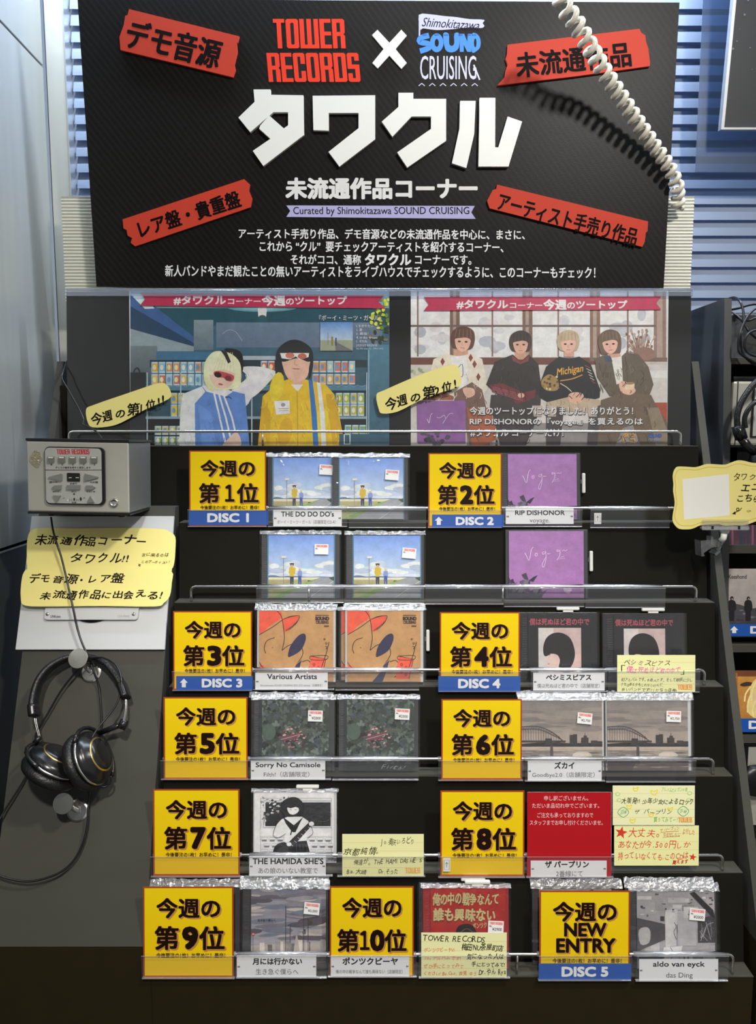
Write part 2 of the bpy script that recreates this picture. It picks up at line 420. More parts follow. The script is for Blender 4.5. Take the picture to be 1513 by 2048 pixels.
# ---------------------------------------------------------------- the blind
M['slat'] = pm('blind_slat', (0.29, 0.35, 0.46), 0.42, 0.0, vary=0.04, nscale=5)
N_ = M['slat'].node_tree.nodes; L_ = M['slat'].node_tree.links; tl_ = N_.new('ShaderNodeBsdfTranslucent'); tl_.inputs[0].default_value = (0.45, 0.58, 0.85, 1)
ms_ = N_.new('ShaderNodeMixShader'); ms_.inputs[0].default_value = 0.22; L_.new(N_['Principled BSDF'].outputs[0], ms_.inputs[1]); L_.new(tl_.outputs[0], ms_.inputs[2]); L_.new(ms_.outputs[0], N_['Material Output'].inputs[0])
bl = thing('window_blind', 'blue grey horizontal slat blind hanging on the back wall behind the displays', 'blind', Matrix.Translation((0, 1.80, 0)))
pit = (Plane(1.79).hit(1480, 442).z - Plane(1.79).hit(1480, 566).z) / 4.0
zref = Plane(1.79).hit(1480, 442).z
def slat_mesh():
    b = MB(); n = 7; W = 2.4; pts = []
    for i in range(n):
        t = i / (n - 1)              # 0 top/back, 1 bottom/front
        pts.append((-0.003 - 0.020 * t - 0.0030 * math.sin(math.pi * t), 0.048 * (1 - t) - 0.001 * t))
    th = 0.0007
    prof = pts + [(p[0] + th, p[1] - th * 0.3) for p in pts[::-1]]
    b.yzprism(prof, c1 + 0.004, c1 + 0.004 + W)
    return b
base_slat = None
i = -14
zz = zref - 14 * pit
slats = []
k = 0
while zz < 2.86:
    if base_slat is None:
        base_slat = slat_mesh().build('slat', M['slat'], bl); o = base_slat
    else:
        o = base_slat.copy(); COL.objects.link(o)
    o.location = (0, 0, zz); zz += pit
MB().box(c1 + 0.004, c1 + 2.40, -0.045, 0.012, 2.875, 2.925, bev=0.003).build('head_rail', M['alu'], bl)

# ---------------------------------------------------------------- black star-specked poster in a thin frame, on a blue acrylic backing
M['blueacr'] = clearmat('blue_acrylic', (0.36, 0.47, 0.64), 0.22, 2.0, 0.12, hazecol=(0.30, 0.42, 0.60))
pb = Plane(1.71)
a0 = pb.hit(1391, 345); a1 = pb.hit(1391, -260)
bp_ = thing('framed_poster', 'black poster with a thin aluminium frame on bluish acrylic, at the top right corner', 'poster', Matrix.Translation((a0.x, 1.71, a0.z)))
MB().box(0, 0.42, -0.0015, 0.0015, 0, a1.z - a0.z, bev=0.0008).build('acrylic_backing', M['blueacr'], bp_)
pf = Plane(1.66, pb.hit(1440, 258).z, -0.12)
mw = mw_of(pf, 1438, 262); fr = bpy.data.objects.new('frame', None)
inv = bp_.matrix_world.inverted()
def in_world(mb, name, mats, parent, mwx):
    o = mb.build(name, mats, parent); o.matrix_parent_inverse = Matrix.Identity(4); o.matrix_local = parent.matrix_world.inverted() @ mwx; return o
H = 0.62
fb = MB().box(0, 0.006, 0, H, -0.003, 0.012).box(0.006, 0.36, 0, 0.004, -0.003, 0.012).box(0.36, 0.364, 0, H, -0.003, 0.012).box(0, 0.364, H, H + 0.004, -0.003, 0.012)
in_world(fb, 'frame', M['alu'], bp_, mw)
M['starry'] = pm('poster_black', (0.018, 0.019, 0.021), 0.45)
in_world(MB().box(0.006, 0.36, 0.004, H, 0.0, 0.004), 'board', M['starry'], bp_, mw)
ar = Art(sheet_fn(pf, mw), 0.0046)
for (x, y, r) in ((1495, 2, 2.2), (1488, 31, 2.4), (1473, 84, 1.6), (1459, 91, 1.3), (1465, 99, 2.3), (1499, 97, 1.4), (1512, 14, 1.3), (1478, 60, .8), (1503, 140, .8)):
    ar.ell(x, y, r, r, '777a7a', 7)
o = ar.build('specks', M['print'], bp_); o.matrix_local = bp_.matrix_world.inverted() @ mw

# ---------------------------------------------------------------- the main display rack
FL = Plane(1.513, CZ - 0.0425, 0.367)                     # line of the ledge noses
LY = [893, 1046, 1206, 1374, 1553, 1746, 1954]
LN = [FL.hit(1000, y) for y in LY]
YK = [p.y for p in LN]; ZK = [p.z for p in LN]
LD = 0.033                                                # depth of a ledge
XL, XR = -0.382, 0.632
rack = thing('display_rack', 'dark grey stepped display rack holding all the discs, with chromed rails', 'rack', Matrix.Translation((0, 1.30, 0)))
RI = Matrix.Translation((0, -1.30, 0))
def rp(mb, name, mat, kind=None):
    o = mb.build(name, mat, rack, kind); o.location = (0, -1.30, 0); return o
for k in range(7):
    y, z = YK[k], ZK[k]
    xl = -0.628 if k == 0 else XL
    if k < 6:
        y2, z2 = YK[k + 1] + LD, ZK[k + 1]
        prof = [(y, z), (y2, z2 - 0.012), (1.66, z2 - 0.012), (1.66, z)]
    else:
        prof = [(y, z), (y, 0.0), (1.66, 0.0), (1.66, z)]
    rp(MB().yzprism(prof, xl, XR), 'riser' if k < 6 else 'base_cabinet', M['riser'] if k < 6 else M['base'])
    rp(MB().box(xl, XR, y - 0.0006, y + LD + 0.002, z, z + 0.0012), 'ledge', M['rack'])
# outer side boards
zt = FL.hit(1395, 722).z; yt = 1.585
y6, z6 = 1.19, CZ - 0.868
prof = [(yt, zt), (y6 + 0.004, z6), (1.69, z6), (1.69, zt)]
for (x0, x1) in ((0.640, 0.6545), (-0.655, -0.6415)):
    rp(MB().yzprism(prof, x0, x1), 'side_board', M['side'])
    rp(MB().yzprism([(y6, z6 - 0.0015), (y6, 0.0), (1.69, 0.0), (1.69, z6 - 0.0015)], x0 - (0.02 if x0 < 0 else 0), x1), 'plinth', M['base'])
rp(MB().box(-0.6414, -0.628, 1.56, 1.68, 0.0, zt - 0.05), 'filler', M['riser']); rp(MB().yzprism([(yt + .05, zt - .05), (y6 + .06, z6), (y6 + .06, 0), (1.68, 0), (1.68, zt - .05)], 0.6325, 0.6395), 'filler', M['riser'])
# listening panel at the left (wedge)
MP = Plane(1.19, CZ - 0.868, 0.395)
zp = CZ - 0.158; yp = 1.19 + 0.395 * (zp - (CZ - 0.868))
rp(MB().yzprism([(yp, zp), (1.19, CZ - 0.868), (1.60, CZ - 0.868), (1.60, zp)], -0.6545, -0.392), 'listening_panel', M['side'])
rp(MB().yzprism([(1.1905, CZ - 0.8695), (1.1905, 0), (1.6, 0), (1.6, CZ - 0.8695)], -0.6545, -0.3825), 'base_cabinet', M['base'])
# back board that carries the two posters
BB = Plane(1.548, ZK[0], 0.09)
zb = BB.hit(700, 583).z
rp(MB().yzprism([(BB.y0, ZK[0] + 0.0015), (BB.y0 + 0.09 * (zb - ZK[0]), zb), (BB.y0 + 0.09 * (zb - ZK[0]) + 0.018, zb), (BB.y0 + 0.018, ZK[0] + 0.0015)], -0.626, 0.629), 'back_board', pm('board_black', (0.013, 0.0135, 0.014), 0.5, spec=0.15))
# rails
RY = [863, 1016, 1173, 1339.5, 1517.5, 1710, 1908.5]
RZ = []
for k in range(7):
    pl = Plane(YK[k] + 0.006); z = pl.hit(1100, RY[k]).z; RZ.append(z)
    xl = -0.611 if k == 0 else (-0.352 if k < 6 else -0.36); xr = 0.599
    y = YK[k] + 0.006; zl = ZK[k] + 0.001; r = 0.0085
    pts = [(xl, y, zl)] + [(xl, y, zl + (z - zl - r) * t) for t in (0.5, 1.0)]
    pts += [(xl + r - r * math.cos(a), y, z - r + r * math.sin(a)) for a in (0.5, 1.0)] + [(xl + r, y, z)]
    pts += [(xl + r + (xr - xl - 2 * r) * t, y, z) for t in (0.25, 0.5, 0.75)] + [(xr - r, y, z)]
    pts += [(xr - r + r * math.sin(a), y, z - r + r * math.cos(a)) for a in (0.57, 1.07)] + [(xr, y, z - r), (xr, y, zl + 0.01), (xr, y, zl)]
    rl = rp(MB().tube(pts, 0.0026, 10), 'rail', M['steel'])
    mid = [-0.13, 0.235] if k != 0 else [-0.228, 0.235]
    for xm in mid:
        o = MB().tube([(xm, y, zl), (xm, y, z)], 0.0022, 8).build('post', M['steel'], rl)

# items stand on a ledge (leaning on the riser) or sit in front of the rail
def item_plane(k, back=0):
    s = (YK[k - 1] - YK[k] - LD) / (ZK[k - 1] - ZK[k]); return Plane(YK[k] + LD - 0.0005, ZK[k] + 0.0012, s).off(0.0018 + back * 0.0122)
def card_plane(k): return Plane(YK[k] - 0.0065, ZK[k], 0.10)
def holder_plane(k): return Plane(YK[k] - 0.0072, ZK[k], 0.04)

# ---------------------------------------------------------------- corrugated card sheet behind the header
M['corr'] = pm('corrugated_card', (0.66, 0.65, 0.56), 0.7, vary=0.04)
HP = Plane(1.636, Plane(1.636).hit(750, 575).z, -0.045)      # header sign plane
CP = Plane(1.672)
ca = CP.hit(131, 574); cb = CP.hit(1381, 574); ct = CP.hit(126, 392)
b = MB(); pitch = 0.0067; n = int((ct.z - ca.z + 0.03) / pitch); prof = []
for i in range(n * 6 + 1):
    z = ca.z - 0.03 + i * pitch / 6; prof.append((-0.0016 - 0.0013 * math.cos(2 * math.pi * i / 6.0), z - ca.z))
profb = prof + [(0.0016, prof[-1][1]), (0.0016, prof[0][1])]
b.yzprism(profb, 0, cb.x - ca.x)
cs = b.build('corrugated_sheet', M['corr']); cs.matrix_world = Matrix.Translation((ca.x, 1.672, ca.z)); tag(cs, 'cream corrugated cardboard sheet showing at both sides behind the black header board', 'cardboard')

# ---------------------------------------------------------------- the header sign
mwh = mw_of(HP, 193, 573)
hd = thing('header_sign', 'large black header board with raised white katakana and red torn tape strips', 'sign', mwh)
hf = sheet_fn(HP, mwh)
def headermat():
    m, N, L = nt('header_board_stripes'); b = N['Principled BSDF']; b.inputs['Roughness'].default_value = 0.42; b.inputs['Specular IOR Level'].default_value = 0.16
    tc = N.new('ShaderNodeTexCoord'); mp = N.new('ShaderNodeMapping'); mp.inputs['Rotation'].default_value = (0, 0, math.radians(-38))
    L.new(tc.outputs['Object'], mp.inputs[0]); w = N.new('ShaderNodeTexWave'); w.inputs['Scale'].default_value = 30; w.inputs['Distortion'].default_value = 0; L.new(mp.outputs[0], w.inputs[0])
    cr = N.new('ShaderNodeValToRGB'); cr.color_ramp.elements[0].position = 0.55; cr.color_ramp.elements[1].position = 0.75
    cr.color_ramp.elements[0].color = (0.0075, 0.0066, 0.0058, 1); cr.color_ramp.elements[1].color = (0.0120, 0.0108, 0.0100, 1)
    L.new(w.outputs['Fac'], cr.inputs[0]); L.new(cr.outputs[0], b.inputs['Base Color'])
    no = N.new('ShaderNodeTexNoise'); no.inputs['Scale'].default_value = 500; L.new(tc.outputs['Object'], no.inputs['Vector'])
    bp = N.new('ShaderNodeBump'); bp.inputs['Strength'].default_value = 0.15; bp.inputs['Distance'].default_value = 0.001; L.new(no.outputs['Fac'], bp.inputs['Height']); L.new(bp.outputs[0], b.inputs['Normal'])
    return m
M['header'] = headermat()
cor = [hf(x, y) for x, y in ((193, 573), (1328, 578), (1360, 5), (155, -3))]
MB().prism(cor, -0.006, 0).build('board', M['header'], hd)
M['foamwhite'] = pm('foam_white', (0.84, 0.84, 0.80), 0.5, vary=0.01)
M['foamside'] = pm('foam_side', (0.66, 0.64, 0.56), 0.7)
M['tape'] = pm('red_tape', (0.56, 0.050, 0.024), 0.6, spec=0.2, vary=0.05, nscale=8)
def raised(name, pts, z0, z1, mats, label=None):
    o = MB().prism([hf(*p) for p in pts], z0, z1, 0, 1).build(name, mats, hd)
    if label: o['label'] = label
    return o
def q(pts, s, ox, oy): return [(ox + x * s, oy + y * s) for x, y in pts]
S1 = 760 / 1513.0
TA = q([(1013, 363), (1080, 363), (1080, 384), (1210, 386), (1213, 543), (1052, 666), (1010, 606), (1080, 558), (1035, 518), (1040, 505), (1075, 466), (1133, 517), (1150, 505), (1150, 453), (1092, 453), (1000, 532), (953, 474), (1017, 412)], S1, 0, 0)
WA = q([(1247, 388), (1495, 386), (1495, 560), (1353, 668), (1310, 610), (1429, 516), (1429, 456), (1311, 456), (1311, 526), (1250, 524)], S1, 0, 0)
KU = q([(88, 376), (147, 376), (147, 400), (277, 400), (277, 566), (123, 672), (83, 612), (217, 519), (217, 470), (140, 470), (64, 550), (22, 490), (88, 432)], S1, 753, 0)
RU1 = q([(333, 408), (394, 408), (388, 540), (357, 674), (300, 655), (330, 516)], S1, 753, 0)
RU2 = q([(410, 396), (472, 396), (471, 592), (484, 592), (521, 470), (578, 490), (524, 668), (405, 668)], S1, 753, 0)
ZL = 0.009
for p, nm in ((TA, 'raised_letter'), (WA, 'raised_letter'), (KU, 'raised_letter'), (RU1, 'raised_letter'), (RU2, 'raised_letter')):
    raised(nm, p, 0.0003, ZL, [M['foamwhite'], M['foamside']])
X5 = 500 / 1513.0
raised('raised_cross', q([(740, 157), (773, 125), (845, 203), (917, 125), (950, 160), (882, 241), (950, 325), (917, 360), (845, 281), (775, 358), (742, 325), (810, 241)], X5, 500, 20), 0.0003, 0.004, [M['foamwhite'], M['foamside']])
tapes = [
 (q([(518, 42), (955, 150), (950, 172), (945, 178), (948, 212), (936, 262), (940, 285), (930, 312), (484, 204), (480, 152), (497, 105), (503, 68), (512, 66)], S1, 0, 0),
  ('デモ音源', 264, 41, 190, 57, 13.6)),
 (q([(522, 183), (1045, 120), (1052, 136), (1068, 146), (1070, 168), (1080, 200), (1086, 250), (1086, 268), (780, 310), (481, 344), (510, 312), (514, 284), (522, 262), (513, 240), (520, 220)], S1, 753, 0),
  ('未流通作品', 1030, 110, 228, 48, -5.9)),
 (q([(492, 876), (975, 716), (998, 738), (994, 762), (1007, 794), (1000, 828), (542, 983), (524, 968), (530, 950), (512, 940), (508, 918), (496, 912)], S1, 0, 0),
  ('レア盤・貴重盤', 275, 445, 210, 34, -17.5)),
 (q([(480, 738), (1079, 884), (1077, 922), (1070, 930), (1066, 965), (1056, 985), (450, 832), (440, 802), (462, 760), (476, 755)], S1, 753, 0),
  ('アーティスト手売り作品', 1002, 386, 285, 36, 15.0)),
]
tl = ['torn red tape strip at the upper left of the board', 'torn red tape strip at the upper right, behind the coiled cord', 'torn red tape strip at the lower left of the board', 'torn red tape strip at the lower right of the board']
for (pts, t), lb in zip(tapes, tl):
    tp = raised('torn_tape', pts, 0.0003, 0.006, [M['tape'], M['tape']], lb)
    a = Art(hf, 0.0062); a.text(t[0], t[1], t[2], t[3], t[4], '0a0404', 0.034, t[5]); a.build('lettering', M['print'], tp)
a = Art(hf, 0.0004)
# record shop logo: condensed block capitals
def ocn(x0, y0, x1, y1, c):    # chamfered outline
    return [(x0 + c, y0), (x1 - c, y0), (x1, y0 + c), (x1, y1 - c), (x1 - c, y1), (x0 + c, y1), (x0, y1 - c), (x0, y0 + c)]
def logo_word(a, word, x0, y0, x1, y1, col, bg, lean=0.10, widths=None, th=0.26):
    Wd = {'T': 0.9, 'O': 1, 'W': 1.5, 'E': .9, 'R': 1.0, 'C': .95, 'D': 1, 'S': 0.95}
    gap = 0.10; tot = sum(Wd[c] for c in word) + gap * (len(word) - 1); u = (x1 - x0 - lean * (y1 - y0)) / tot; H = y1 - y0; x = x0
    def P(pts, cc): a.poly([(px + lean * (py - y0), py) for px, py in pts], cc)
    for c in word:
        w = Wd[c] * u; X = x + w; t = 0.36 * u; hb = 0.13 * H; k = .12 * u
        R = lambda p, r, s, v, cc=col: P([(p, r), (s, r), (s, v), (p, v)], cc)
        if c == 'T': R(x, y0, X, y0 + hb); R(x + w / 2 - t / 2, y0, x + w / 2 + t / 2, y1)
        elif c == 'O': P(ocn(x, y0, X, y1, k), col); P(ocn(x + t, y0 + hb, X - t, y1 - hb, k * .6), bg)
        elif c == 'D': P([(x, y0), (X - k, y0), (X, y0 + k), (X, y1 - k), (X - k, y1), (x, y1)], col); R(x + t, y0 + hb, X - t, y1 - hb, bg)
        elif c == 'C': P(ocn(x, y0, X, y1, k), col); R(x + t, y0 + hb, X - t, y1 - hb, bg); R(X - t, y0 + .38 * H, X, y1 - .38 * H, bg)
        elif c == 'E':
            R(x, y0, X, y1); R(x + t, y0 + hb, X, y0 + .43 * H, bg); R(x + t, y0 + .43 * H + hb, X, y1 - hb, bg)
        elif c == 'R':
            P([(x, y0), (X - k, y0), (X, y0 + k), (X, y0 + .46 * H), (X - k, y0 + .52 * H), (X, y0 + .58 * H), (X, y1), (x, y1)], col)
            R(x + t, y0 + hb, X - t, y0 + .44 * H, bg); R(x + t, y0 + .58 * H, X - t, y1, bg)
        elif c == 'S':
            P(ocn(x, y0, X, y1, k), col); R(x + t, y0 + hb, X - t, y0 + .40 * H, bg); R(X - t, y0 + .27 * H, X, y0 + .40 * H, bg)
            R(x + t, y0 + .55 * H, X - t, y1 - hb, bg); R(x, y0 + .55 * H, x + t, y1 - .30 * H, bg)
        elif c == 'W':
            R(x, y0, X, y1); R(x + t, y0, x + w / 2 - t / 2, y1 - hb, bg); R(x + w / 2 + t / 2, y0, X - t, y1 - hb, bg)
        x += w + gap * u
logo_word(a, 'TOWER', 546, 38, 692, 97, 'd23a26', '201d1b', 0.06); logo_word(a, 'RECORDS', 533, 106, 722, 164, 'd23a26', '201d1b', 0.09)
LV = 'b9b8dc'
a.poly(smooth_closed(q([(1025, 30), (1100, 28), (1180, 38), (1250, 44), (1330, 56), (1418, 60), (1410, 80), (1420, 98), (1400, 110), (1330, 106), (1240, 116), (1130, 122), (1050, 112), (1033, 118)], X5, 500, 20), 3), LV)
a.rect(838, 30, 841, 76, LV)
a.text('Shimokitazawa', 845, 35, 115, 18, '24222c', 0.006, 3.5, shear=0.35)
# "SOUND" fat rounded letters
BLU = '4d86d6'
a.line(q([(1085, 155), (1035, 170), (1030, 195), (1080, 205), (1085, 230), (1030, 250)], X5, 500, 20), 11, BLU, 3)
a.ell(874, 86, 13.5, 19, BLU); a.ell(874, 86, 4, 8, '201d1b')
a.blob([(887, 68), (898, 68), (899, 88), (905, 92), (909, 86), (909, 68), (919, 68), (918, 96), (905, 105), (891, 99)], BLU, 3)
a.poly([(920, 68), (929, 68), (935, 84), (936, 68), (944, 68), (943, 104), (935, 104), (928, 90), (928, 104), (920, 104)], BLU)
a.blob([(944, 69), (954, 68), (961, 78), (961, 94), (953, 103), (944, 104)], BLU, 3); a.ell(951, 86, 2.5, 9, '201d1b')
for x in (849, 873, 892, 905, 921, 937, 948): a.text('www', x - 4, 69, 9, 3, '1d2f55', 0.0)
# "CRUISING" thin tall capitals
a.text('CRUISING', 841, 112, 112, 47, 'c3c2dd', 0.012, 0); a.line([(948, 130), (960, 160)], 3.2, 'c3c2dd')
for i in range(6):
    x = 838 + i * 21.2; a.line([(x, 172), (x + 6, 167), (x + 12, 172)], 1.7, 'c3c2dd')
a.text('未流通作品コーナー', 573, 357, 381, 40, 'f4f4f0', 0.046)
a.poly([(573, 411), (950, 412), (943, 425), (952, 438), (573, 434), (581, 422)], 'a9a6d0')
a.text('Curated by Shimokitazawa SOUND CRUISING', 587, 414, 352, 19, '17161c', 0.012)
def jt(s, x, y, w, h, b=0.028): a.text(s, x, y, w, h, 'f4f4f0', b, 0.25)
jt('アーティスト手売り作品、デモ音源などの未流通作品を中心に、まさに、', 478, 457, 572, 20)
jt('これから “クル”  要チェックアーティストを紹介するコーナー、', 520, 482, 487, 21)
jt('それがココ、通称', 582, 509, 140, 20); jt('タワクル', 731, 508, 91, 22, 0.045); jt('コーナーです。', 831, 510, 112, 19)
jt('新人バンドやまだ観たことの無いアーティストをライブハウスでチェックするように、このコーナーもチェック！', 331, 530, 860, 23)
# a slightly glossier join line of the board
a.build('printed_lettering', M['print'], hd)

# ---------------------------------------------------------------- coiled cord
cp = [(1122, -14, 1.44), (1127, 10, 1.455), (1150, 43, 1.475), (1172, 80, 1.49), (1195, 120, 1.52), (1217, 156, 1.54), (1250, 206, 1.56), (1280, 251, 1.578), (1308, 291, 1.592), (1336, 331, 1.600), (1353, 366, 1.612), (1357, 392, 1.632), (1357, 420, 1.645)]
cw = [Plane(y).hit(x, p) for x, p, y in cp]
cw = [Vector(p) for p in smooth_closed([tuple(p) for p in cw], 10, False)]
L = [0]
for i in range(1, len(cw)): L.append(L[-1] + (cw[i] - cw[i - 1]).length)
tot = L[-1]; pts = []; turns = 25; N = turns * 18
def at_len(s):
    for i in range(1, len(L)):
        if L[i] >= s: 
            t = (s - L[i - 1]) / max(1e-9, L[i] - L[i - 1]); return cw[i - 1].lerp(cw[i], t), (cw[i] - cw[i - 1]).normalized()
    return cw[-1], (cw[-1] - cw[-2]).normalized()
upv = None
for j in range(N + 1):
    f = j / N; s = tot * (f - 0.06 * math.sin(math.pi * f) * (1 - f) * -1.0 * 0 + 0.10 * (f - f * f)); s = min(tot, s)
    p, t = at_len(s); aa = t.cross(Vector((0, 1, 0))).normalized(); bb = t.cross(aa)
    an = 2 * math.pi * turns * f; r = 0.0125 - 0.003 * f
    pts.append(p + aa * (r * math.cos(an)) + bb * (r * math.sin(an)))
cc = MB().tube(pts, 0.0052, 8).build('coiled_cord', M['cream']); tag(cc, 'cream coiled telephone style cord hanging down across the header sign', 'cord')

# ---------------------------------------------------------------- clear acrylic sheet and its folded top strip over the posters
AP = BB.off(0.0055)
mwa = mw_of(AP, 134, 893); af = sheet_fn(AP, mwa)
x0 = af(134, 580)[0]; x1 = af(1385, 580)[0]; yt_ = af(700, 578)[1]; yb_ = af(700, 593)[1]
ac = thing('acrylic_cover', 'wide clear acrylic cover sheet with folded bright top edge over both posters', 'cover sheet', mwa)
M['cover'] = clearmat('acrylic_cover', (0.995, 0.995, 0.995), 0.09, 0.8, 0.004)
M['strip'] = clearmat('acrylic_strip', (0.86, 0.89, 0.95), 0.14, 3.5, 0.16, hazecol=(0.62, 0.70, 0.82))
MB().box(0.002, x1 - 0.001, 0.002, yb_, 0.0005, 0.0015).build('sheet', M['cover'], ac)
MB().box(x0, x1, yb_, yt_ - 0.003, 0.0, 0.004, bev=0.0006).build('top_strip', M['strip'], ac)
MB().tube([(x0, yt_ - 0.0012, 0.001), (x1, yt_ - 0.0012, 0.001)], 0.0028, 10).build('folded_edge', M['strip'], ac)

# ---------------------------------------------------------------- the two posters (flat prints)
PP = BB.off(0.0008)
def sheet(name, label, cat, pl, xl, xr, yb, yt, roll=0.0, thick=0.0005, mat=None, group=None, pts=None, part='sheet'):
    """thin sheet whose lower corners are at (xl,yb),(xr,yb) and whose top edge is at yt"""
    m = mw_of(pl, xl, yb, roll); t = thing(name, label, cat, m, group); f = sheet_fn(pl, m)
    if pts is None:
        w = f(xr, yb)[0] if roll == 0 else (pl.hit(xr, yb) - pl.hit(xl, yb)).length; h = f((xl + xr) / 2, yt)[1] - (f((xl + xr) / 2, yb)[1])
        MB().box(0, w, 0, h, 0, thick).build(part, mat or M['paper'], t)
        return t, f, w, h
    MB().prism([f(*p) for p in pts], 0, thick).build(part, mat or M['paper'], t)
    return t, f, None, None
mid = 'poster'
t, f, w, h = sheet('poster', 'poster of two people before shelves of cans, beneath the left half of the header', 'poster', PP, 261, 779, 892, 582)
a = Art(f, 0.0006, 1.2)
D = lambda pts: q(pts, 720 / 1513.0, 100, 560)
a.clip = (261, 582, 779, 892); a.rect(261, 582, 779, 892, '3e6a80', '2c4652')
a.poly(D([(336, 40), (1425, 40), (1425, 130), (336, 130)]), '7fa3ad'); a.poly(D([(400, 118), (1425, 118), (1425, 190), (700, 190), (540, 270), (430, 150)]), '23505f')
a.ell(525, 615, 70, 9, '9cd2d6', 20, 0, '5d949e'); a.ell(525, 622, 9, 22, 'dff4f2', 12); a.ell(525, 640, 10, 10, '2d5560', 12)
a.poly(D([(336, 60), (380, 60), (605, 240), (605, 278), (336, 170)]), '3c5f93'); a.poly(D([(336, 110), (520, 215), (605, 265), (605, 278), (336, 205)]), '22405e')
a.poly(D([(336, 60), (400, 60), (440, 120), (400, 122)]), 'c9dbe8')
a.poly(D([(336, 205), (605, 280), (605, 300), (420, 300), (420, 340), (336, 330)]), '8c9ca3')
a.rect(388, 640, 427, 700, '82929b', '5f727e'); a.rect(433, 645, 765, 695, '6b7f94', '5d6f86'); a.line([(445, 668), (458, 660), (472, 664), (485, 682)], 1.2, '9aa7b3', 4)
a.rect(261, 692, 315, 760, '6f7d83', '48555b'); a.rect(313, 704, 432, 722, '3f6c8f'); a.rect(486, 712, 560, 722, 'a8b2ba')
rnd = random.Random(3)
cans = ['d9a03c', 'cf4f3a', 'e8c540', '5fa0c8', 'd8d8d0', 'c46a55', 'e0b070']
def canrow(x0, x1, y0, y1, cols, st=14.5):
    x = x0
    while x < x1 - 4:
        c = rnd.choice(cols); a.rect(x, y0, x + st - 1.5, y1, 'b9cdd8'); a.rect(x, y0 + 3, x + st - 1.5, y1 - 3, c); a.ell(x + st / 2 - 1, (y0 + y1) / 2, 3.6, 5.5, rnd.choice(['f0e8d0', '6d93b8', 'e9d9a0']), 8)
        a.rect(x, y0, x + 2.2, y1, '8fb0c4'); x += st
a.rect(300, 720, 740, 735, '22343c'); 
canrow(303, 412, 724, 746, ['d9a03c', 'cf8f60', '7fb0c8']); canrow(303, 412, 748, 771, ['d8b060', 'c46a55', '9cc0d0'])
canrow(522, 552, 722, 745, cans); canrow(625, 712, 722, 745, ['d88a3c', '9fc0d0', 'cf6f4a']); canrow(625, 712, 748, 769, ['d8a050', '8fb8d0', 'd07a60']); canrow(522, 540, 748, 770, cans)
a.rect(261, 745, 292, 892, '171d20', '20282a'); a.rect(292, 771, 740, 781, '50809a'); a.rect(292, 781, 740, 787, '162226')
canrow(342, 400, 786, 808, ['e8c020', 'e2b52c']); canrow(342, 400, 809, 833, ['e8c020', 'd8a828']); canrow(672, 725, 786, 808, ['9fb03c', 'c8b23a']); canrow(672, 725, 809, 832, ['7fa03c', 'b8b03a'])
a.rect(292, 833, 740, 838, '8aa4b0'); a.rect(292, 838, 740, 892, '11181a'); canrow(310, 400, 852, 870, ['c8c040', 'd2b040']); canrow(310, 400, 873, 890, ['8aa040', 'a8b040']); canrow(690, 735, 850, 870, ['78a048', '9ab050']); canrow(690, 735, 872, 890, ['78a048', '9ab050'])
for x in (294, 361, 503, 733): a.rect(x, 745, x + 2.5, 892, 'a9bac2')
for y in (770, 833): a.line([(300 + i * 8, y + (4 if i % 2 else 0)) for i in range(55)], 1, '90a4ae')
a.line([(265, 760), (270, 740), (278, 738), (283, 760)], 3, '1b2428', 4)
a.rect(735, 690, 779, 892, '4d7c92', '2f5468'); a.line([(738, 700), (738, 880)], 2, '8fb0bc')
for i in range(46):
    x = rnd.uniform(742, 779); y = rnd.uniform(598, 660); a.ell(x, y, rnd.uniform(2.5, 5.5), rnd.uniform(2, 4), rnd.choice(['d8dc38', 'b8c830', 'e8e860', '6f8c28', '3c5420']), 7, rnd.uniform(0, 3))
for i in range(14): a.ell(rnd.uniform(735, 779), rnd.uniform(655, 685), 5, 3, rnd.choice(['2a3c20', '4a3c2c', '8a6a4a']), 7, rnd.uniform(0, 3))
def folds(pts, dark, light, n, seed, w=1.6):
    r = random.Random(seed); P = D(pts); x0, x1 = min(p[0] for p in P), max(p[0] for p in P); y0, y1 = min(p[1] for p in P), max(p[1] for p in P)
    for i in range(n):
        x, y = r.uniform(x0, x1), r.uniform(y0, y1); dx, dy = r.uniform(-7, 7), r.uniform(6, 17)
        q_ = [(x, y), (x + dx * .3 + 2, y + dy * .5), (x + dx, y + dy)]
        a.line(q_, r.uniform(.7, w), dark if i % 3 else light, 4)
# woman in a blue and white track jacket
SK = 'e8bfae'
a.blob(D([(800, 370), (880, 365), (950, 385), (940, 410), (860, 490), (800, 500), (760, 470), (830, 410)]), 'e8e6ea')
a.blob(D([(760, 480), (860, 440), (835, 520), (790, 540)]), 'd5d3da')
a.poly(D([(560, 480), (640, 445), (740, 460), (820, 480), (832, 600), (840, 700), (545, 700), (550, 600)]), '5f86c8')
a.poly(D([(560, 480), (640, 448), (655, 470), (610, 520), (612, 700), (545, 700), (548, 560)]), 'd9dcea'); a.poly(D([(640, 445), (700, 440), (770, 470), (740, 490), (660, 470)]), 'e6e6ee')
for x in (0, 26, 52): a.line(D([(690 + x * .7, 470), (715 + x, 580), (740 + x, 690)]), 3.6, 'eceef6')
a.poly(D([(625, 520), (640, 700), (700, 700), (680, 560)]), '6c92d2'); a.line(D([(738, 494), (756, 492), (764, 500)]), 2, '26356a')
folds([(615, 500), (735, 690)], '5579ba', '6f95d8', 26, 1); folds([(555, 500), (605, 690)], 'c4c8da', 'ebedf6', 12, 2); folds([(820, 385), (930, 400)], 'c8c6d0', 'f2f0f4', 10, 3)
a.blob(D([(740, 680), (780, 640), (800, 660), (800, 700), (730, 700)]), SK)
a.blob(D([(735, 290), (800, 300), (815, 360), (800, 400), (770, 330)]), '1c1a1c')
